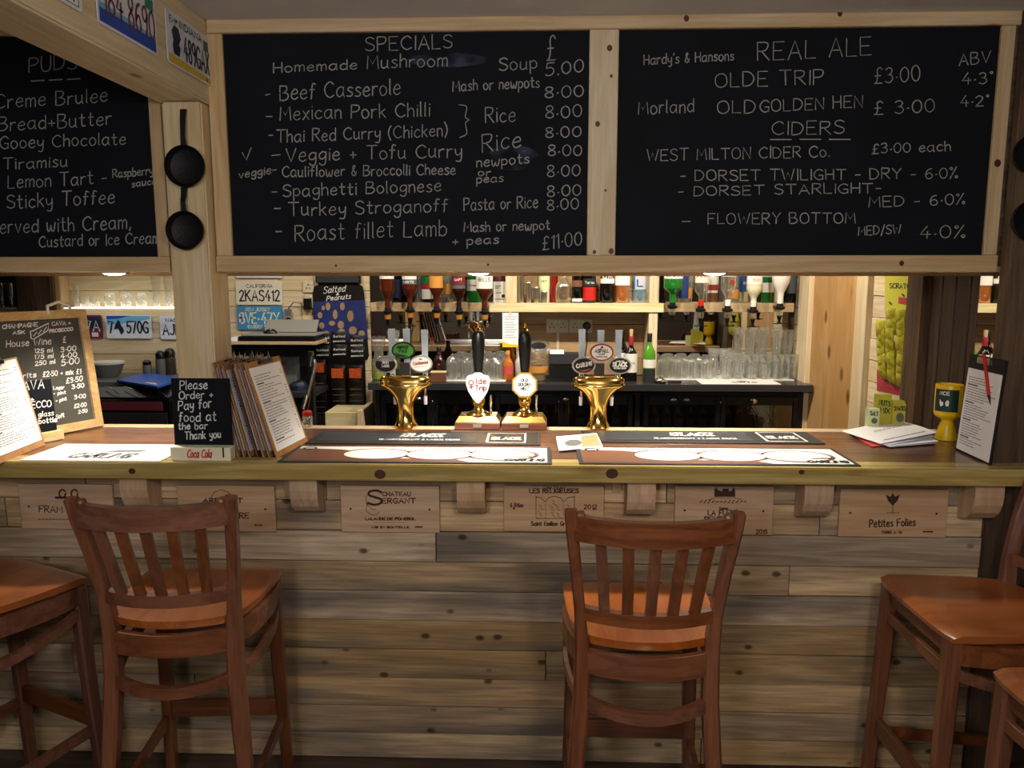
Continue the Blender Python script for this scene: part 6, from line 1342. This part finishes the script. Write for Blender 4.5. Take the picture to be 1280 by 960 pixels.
# desk with printer to the right of the pine post
sf_ = shelf(P(289, 425, 4.72).x, P(396, 425, 4.72).x, 4.72, 4.985, P(340, 431, 4.72).z, P(340, 427.5, 4.72).z+.002, 'pine desk shelf under the grey printer right of the pine post', 'pine_x')
dz = P(340, 427.5, 4.72).z+.0025
t = thing('printer', 'flat grey printer with a black base on the desk shelf', 'printer', (P(345, 420, 4.8).x, 4.85, dz))
a, b = P(298, 424, 4.74), P(394, 424, 4.74)
MB().box(a.x, b.x, 4.735, 4.97, dz, dz+.030, bev=.003).build('printer_base', 'black_plastic', t)
MB().box(a.x+.02, b.x, 4.745, 4.97, dz+.031, dz+.045, bev=.003).build('printer_lid', 'printer_grey', t)
a2, b2 = P(330, 415, 4.86), P(395, 415, 4.86)
MB().obox((a2.x, 4.87, dz+.046), (b2.x-a2.x, 0, 0), (0, .07, .075), (0, -.004, .004)).build('raised_tray', 'printer_grey', t)
t = thing('computer_mouse', 'black and silver computer mouse on top of the grey printer', 'computer mouse', (P(337, 415, 4.78).x, 4.79, dz+.046))
mx_ = P(337, 415, 4.78).x; MB().loft([(mx_, 4.79, dz+.0455, .045, .028), (mx_, 4.79, dz+.058, .042, .026), (mx_+.005, 4.79, dz+.072, .024, .014), (mx_+.006, 4.79, dz+.075, .006, .004)], 20).build('mouse_body', 'black_plastic', t, smooth=True)
MB().loft([(mx_+.006, 4.784, dz+.068, .016, .011), (mx_+.006, 4.784, dz+.078, .010, .007)], 14).build('mouse_wheel_panel', 'chrome', t, smooth=True)
o = MB().box(P(287, 424, 4.74).x, P(297, 424, 4.74).x, 4.73, 4.85, dz, dz+.022, bev=.001).build('paper_pile', 'paper'); tag(o, 'small pile of white paper at the left end of the desk shelf', 'paper')
t = thing('music_player', 'small white music player hanging at the right end of the blue licence plate', 'music player', (P(360, 395, 4.97).x, 4.97, 1.45))
a, b = P(355, 386, 4.972), P(366, 405, 4.972); MB().box(a.x, b.x, 4.968, 4.978, b.z, a.z, bev=.003).build('case', 'badge_silver', t)
MB().box(a.x+.008, b.x-.008, 4.9668, 4.968, (a.z+b.z)/2+.006, a.z-.006).build('screen', 'grey_plastic', t)
MB().lathe([(.006, 0), (.017, 0), (.017, .002), (.006, .002)], (0,0,0), 20, cap=False, mat=Matrix.Translation(((a.x+b.x)/2, 4.968, b.z+.026)) @ Matrix.Rotation(R(90), 4, 'X')).build('click_wheel', 'black_plastic', t)
MB().sweep([((a.x+b.x)/2, 4.972, a.z), (P(367, 378, 4.97).x, 4.965, P(367, 378, 4.97).z), (P(376, 378, 4.97).x, 4.965, P(376, 379, 4.97).z), (P(381, 386, 4.97).x, 4.965, P(381, 386, 4.97).z)], .0028, 0, n=6).build('cable', 'black_plastic', t)
s1 = socket(378.5, 393, 351, 366, 'cream single socket with a plug on the pine wall left of the peanut card', double=False)
s2 = socket(380.5, 392, 368, 385, 'lower cream socket with a square black adaptor left of the peanut card', double=False)
a, b = P(380.5, 373, 4.98), P(390, 387, 4.98); MB().box(a.x, b.x, 4.95, 4.984, b.z, a.z, bev=.003).build('adaptor', 'black_plastic', s2)
o = MB().box(P(394, 348, 4.95).x, P(450, 348, 4.95).x, 4.955, 4.995, P(400, 354, 4.95).z, 1.84, bev=.003).build('wall_speaker', 'black_plastic'); tag(o, 'long black box on the wall just under the header above the peanut card', 'speaker')
MB().box(P(394, 348, 4.95).x+.01, P(450, 348, 4.95).x-.01, 4.951, 4.955, P(400, 353, 4.95).z, 1.83).build('front_grille', 'grey_dark', o)
# dark cupboard below the desk shelf
t = thing('open_cupboard', 'black open cupboard under the desk shelf right of the pine post', 'cupboard', (P(340, 480, 4.8).x, 4.9, 0))
a, b = P(289, 440, 4.72), P(396, 440, 4.72)
MB().box(a.x-.02, b.x-.03, 4.96, 4.985, 0, P(340, 431, 4.72).z-.004).build('back_panel', 'black_matt', t)
MB().box(a.x-.02, a.x, 4.72, 4.959, 0, P(340, 431, 4.72).z-.004).build('side_panel', 'black_matt', t)
MB().box(a.x+.001, b.x+.0, 4.62, 4.959, BT-.10, BT-.07).build('shelf', 'grey_dark', t)
cz = BT-.07
t = thing('grey_folder', 'grey box file standing in the black cupboard', 'box file', (P(352, 460, 4.9).x, 4.9, cz))
a, b = P(334, 446, 4.9), P(372, 472, 4.9); MB().box(a.x, b.x, 4.88, 4.955, cz, a.z, bev=.003).build('file_box', 'grey_plastic', t)
m = MB(); text(m, 'FILE', 350, 456, 358, 456, 4, .8, plane_px(4.88, .001), jit=0); m.build('spine_text', 'ink', t)
t = thing('blue_scanner', 'blue and black hand scanner lying in the cupboard beside the box file', 'scanner', (P(372, 475, 4.75).x, 4.75, cz))
x = P(372, 470, 4.75).x; MB().loft([(x, 4.75, cz, .055, .045), (x, 4.75, cz+.03, .058, .048), (x+.01, 4.75, cz+.05, .04, .03)], 18).build('scanner_body', 'navy', t, smooth=True); MB().loft([(x+.012, 4.745, cz+.045, .03, .022), (x+.02, 4.745, cz+.062, .02, .015)], 16).build('scanner_head', 'black_plastic', t, smooth=True)
# steam wand and cabinet close behind the bar
Y = 3.55
t = thing('steam_wand', 'long silver steam wand hanging left of the nut packets', 'steam wand', P(383, 505, Y))
MB().sweep([P(393, 449, Y), P(394.5, 456, Y), P(385.5, 495, Y)], [.006, .008, .009], 0, n=10).build('tube', 'steel', t, smooth=True)
MB().sweep([P(385.5, 494, Y), P(381.5, 511, Y)], [.016, .019], 0, n=14).build('nozzle_sleeve', 'chrome', t, smooth=True)
MB().sweep([P(392, 441, Y), P(389, 447, Y), P(388, 458, Y)], .004, 0, n=10).build('bracket', 'steel', t)
a, b = P(390, 444, Y+.03), P(399, 560, Y+.03)
MB().box(P(384, 444, Y).x, P(389, 444, Y).x, Y+.01, Y+.05, 0, P(392, 440, Y).z).build('support', 'black_matt', t)
t = thing('pine_cabinet', 'low pine cabinet just behind the bar left of the beer font', 'cabinet', (P(430, 525, 4.6).x, 4.7, 0))
a, b = P(405, 516, 4.62), P(456, 516, 4.62)
MB().box(a.x, b.x-.05, 4.64, 4.92, 0, a.z, bev=.003).build('cabinet_body', 'shelf_wood', t)
MB().box(b.x-.045, b.x-.012, 4.60, 4.92, 0, a.z+.02, bev=.003).build('corner_post', 'pale_pine_z', t)
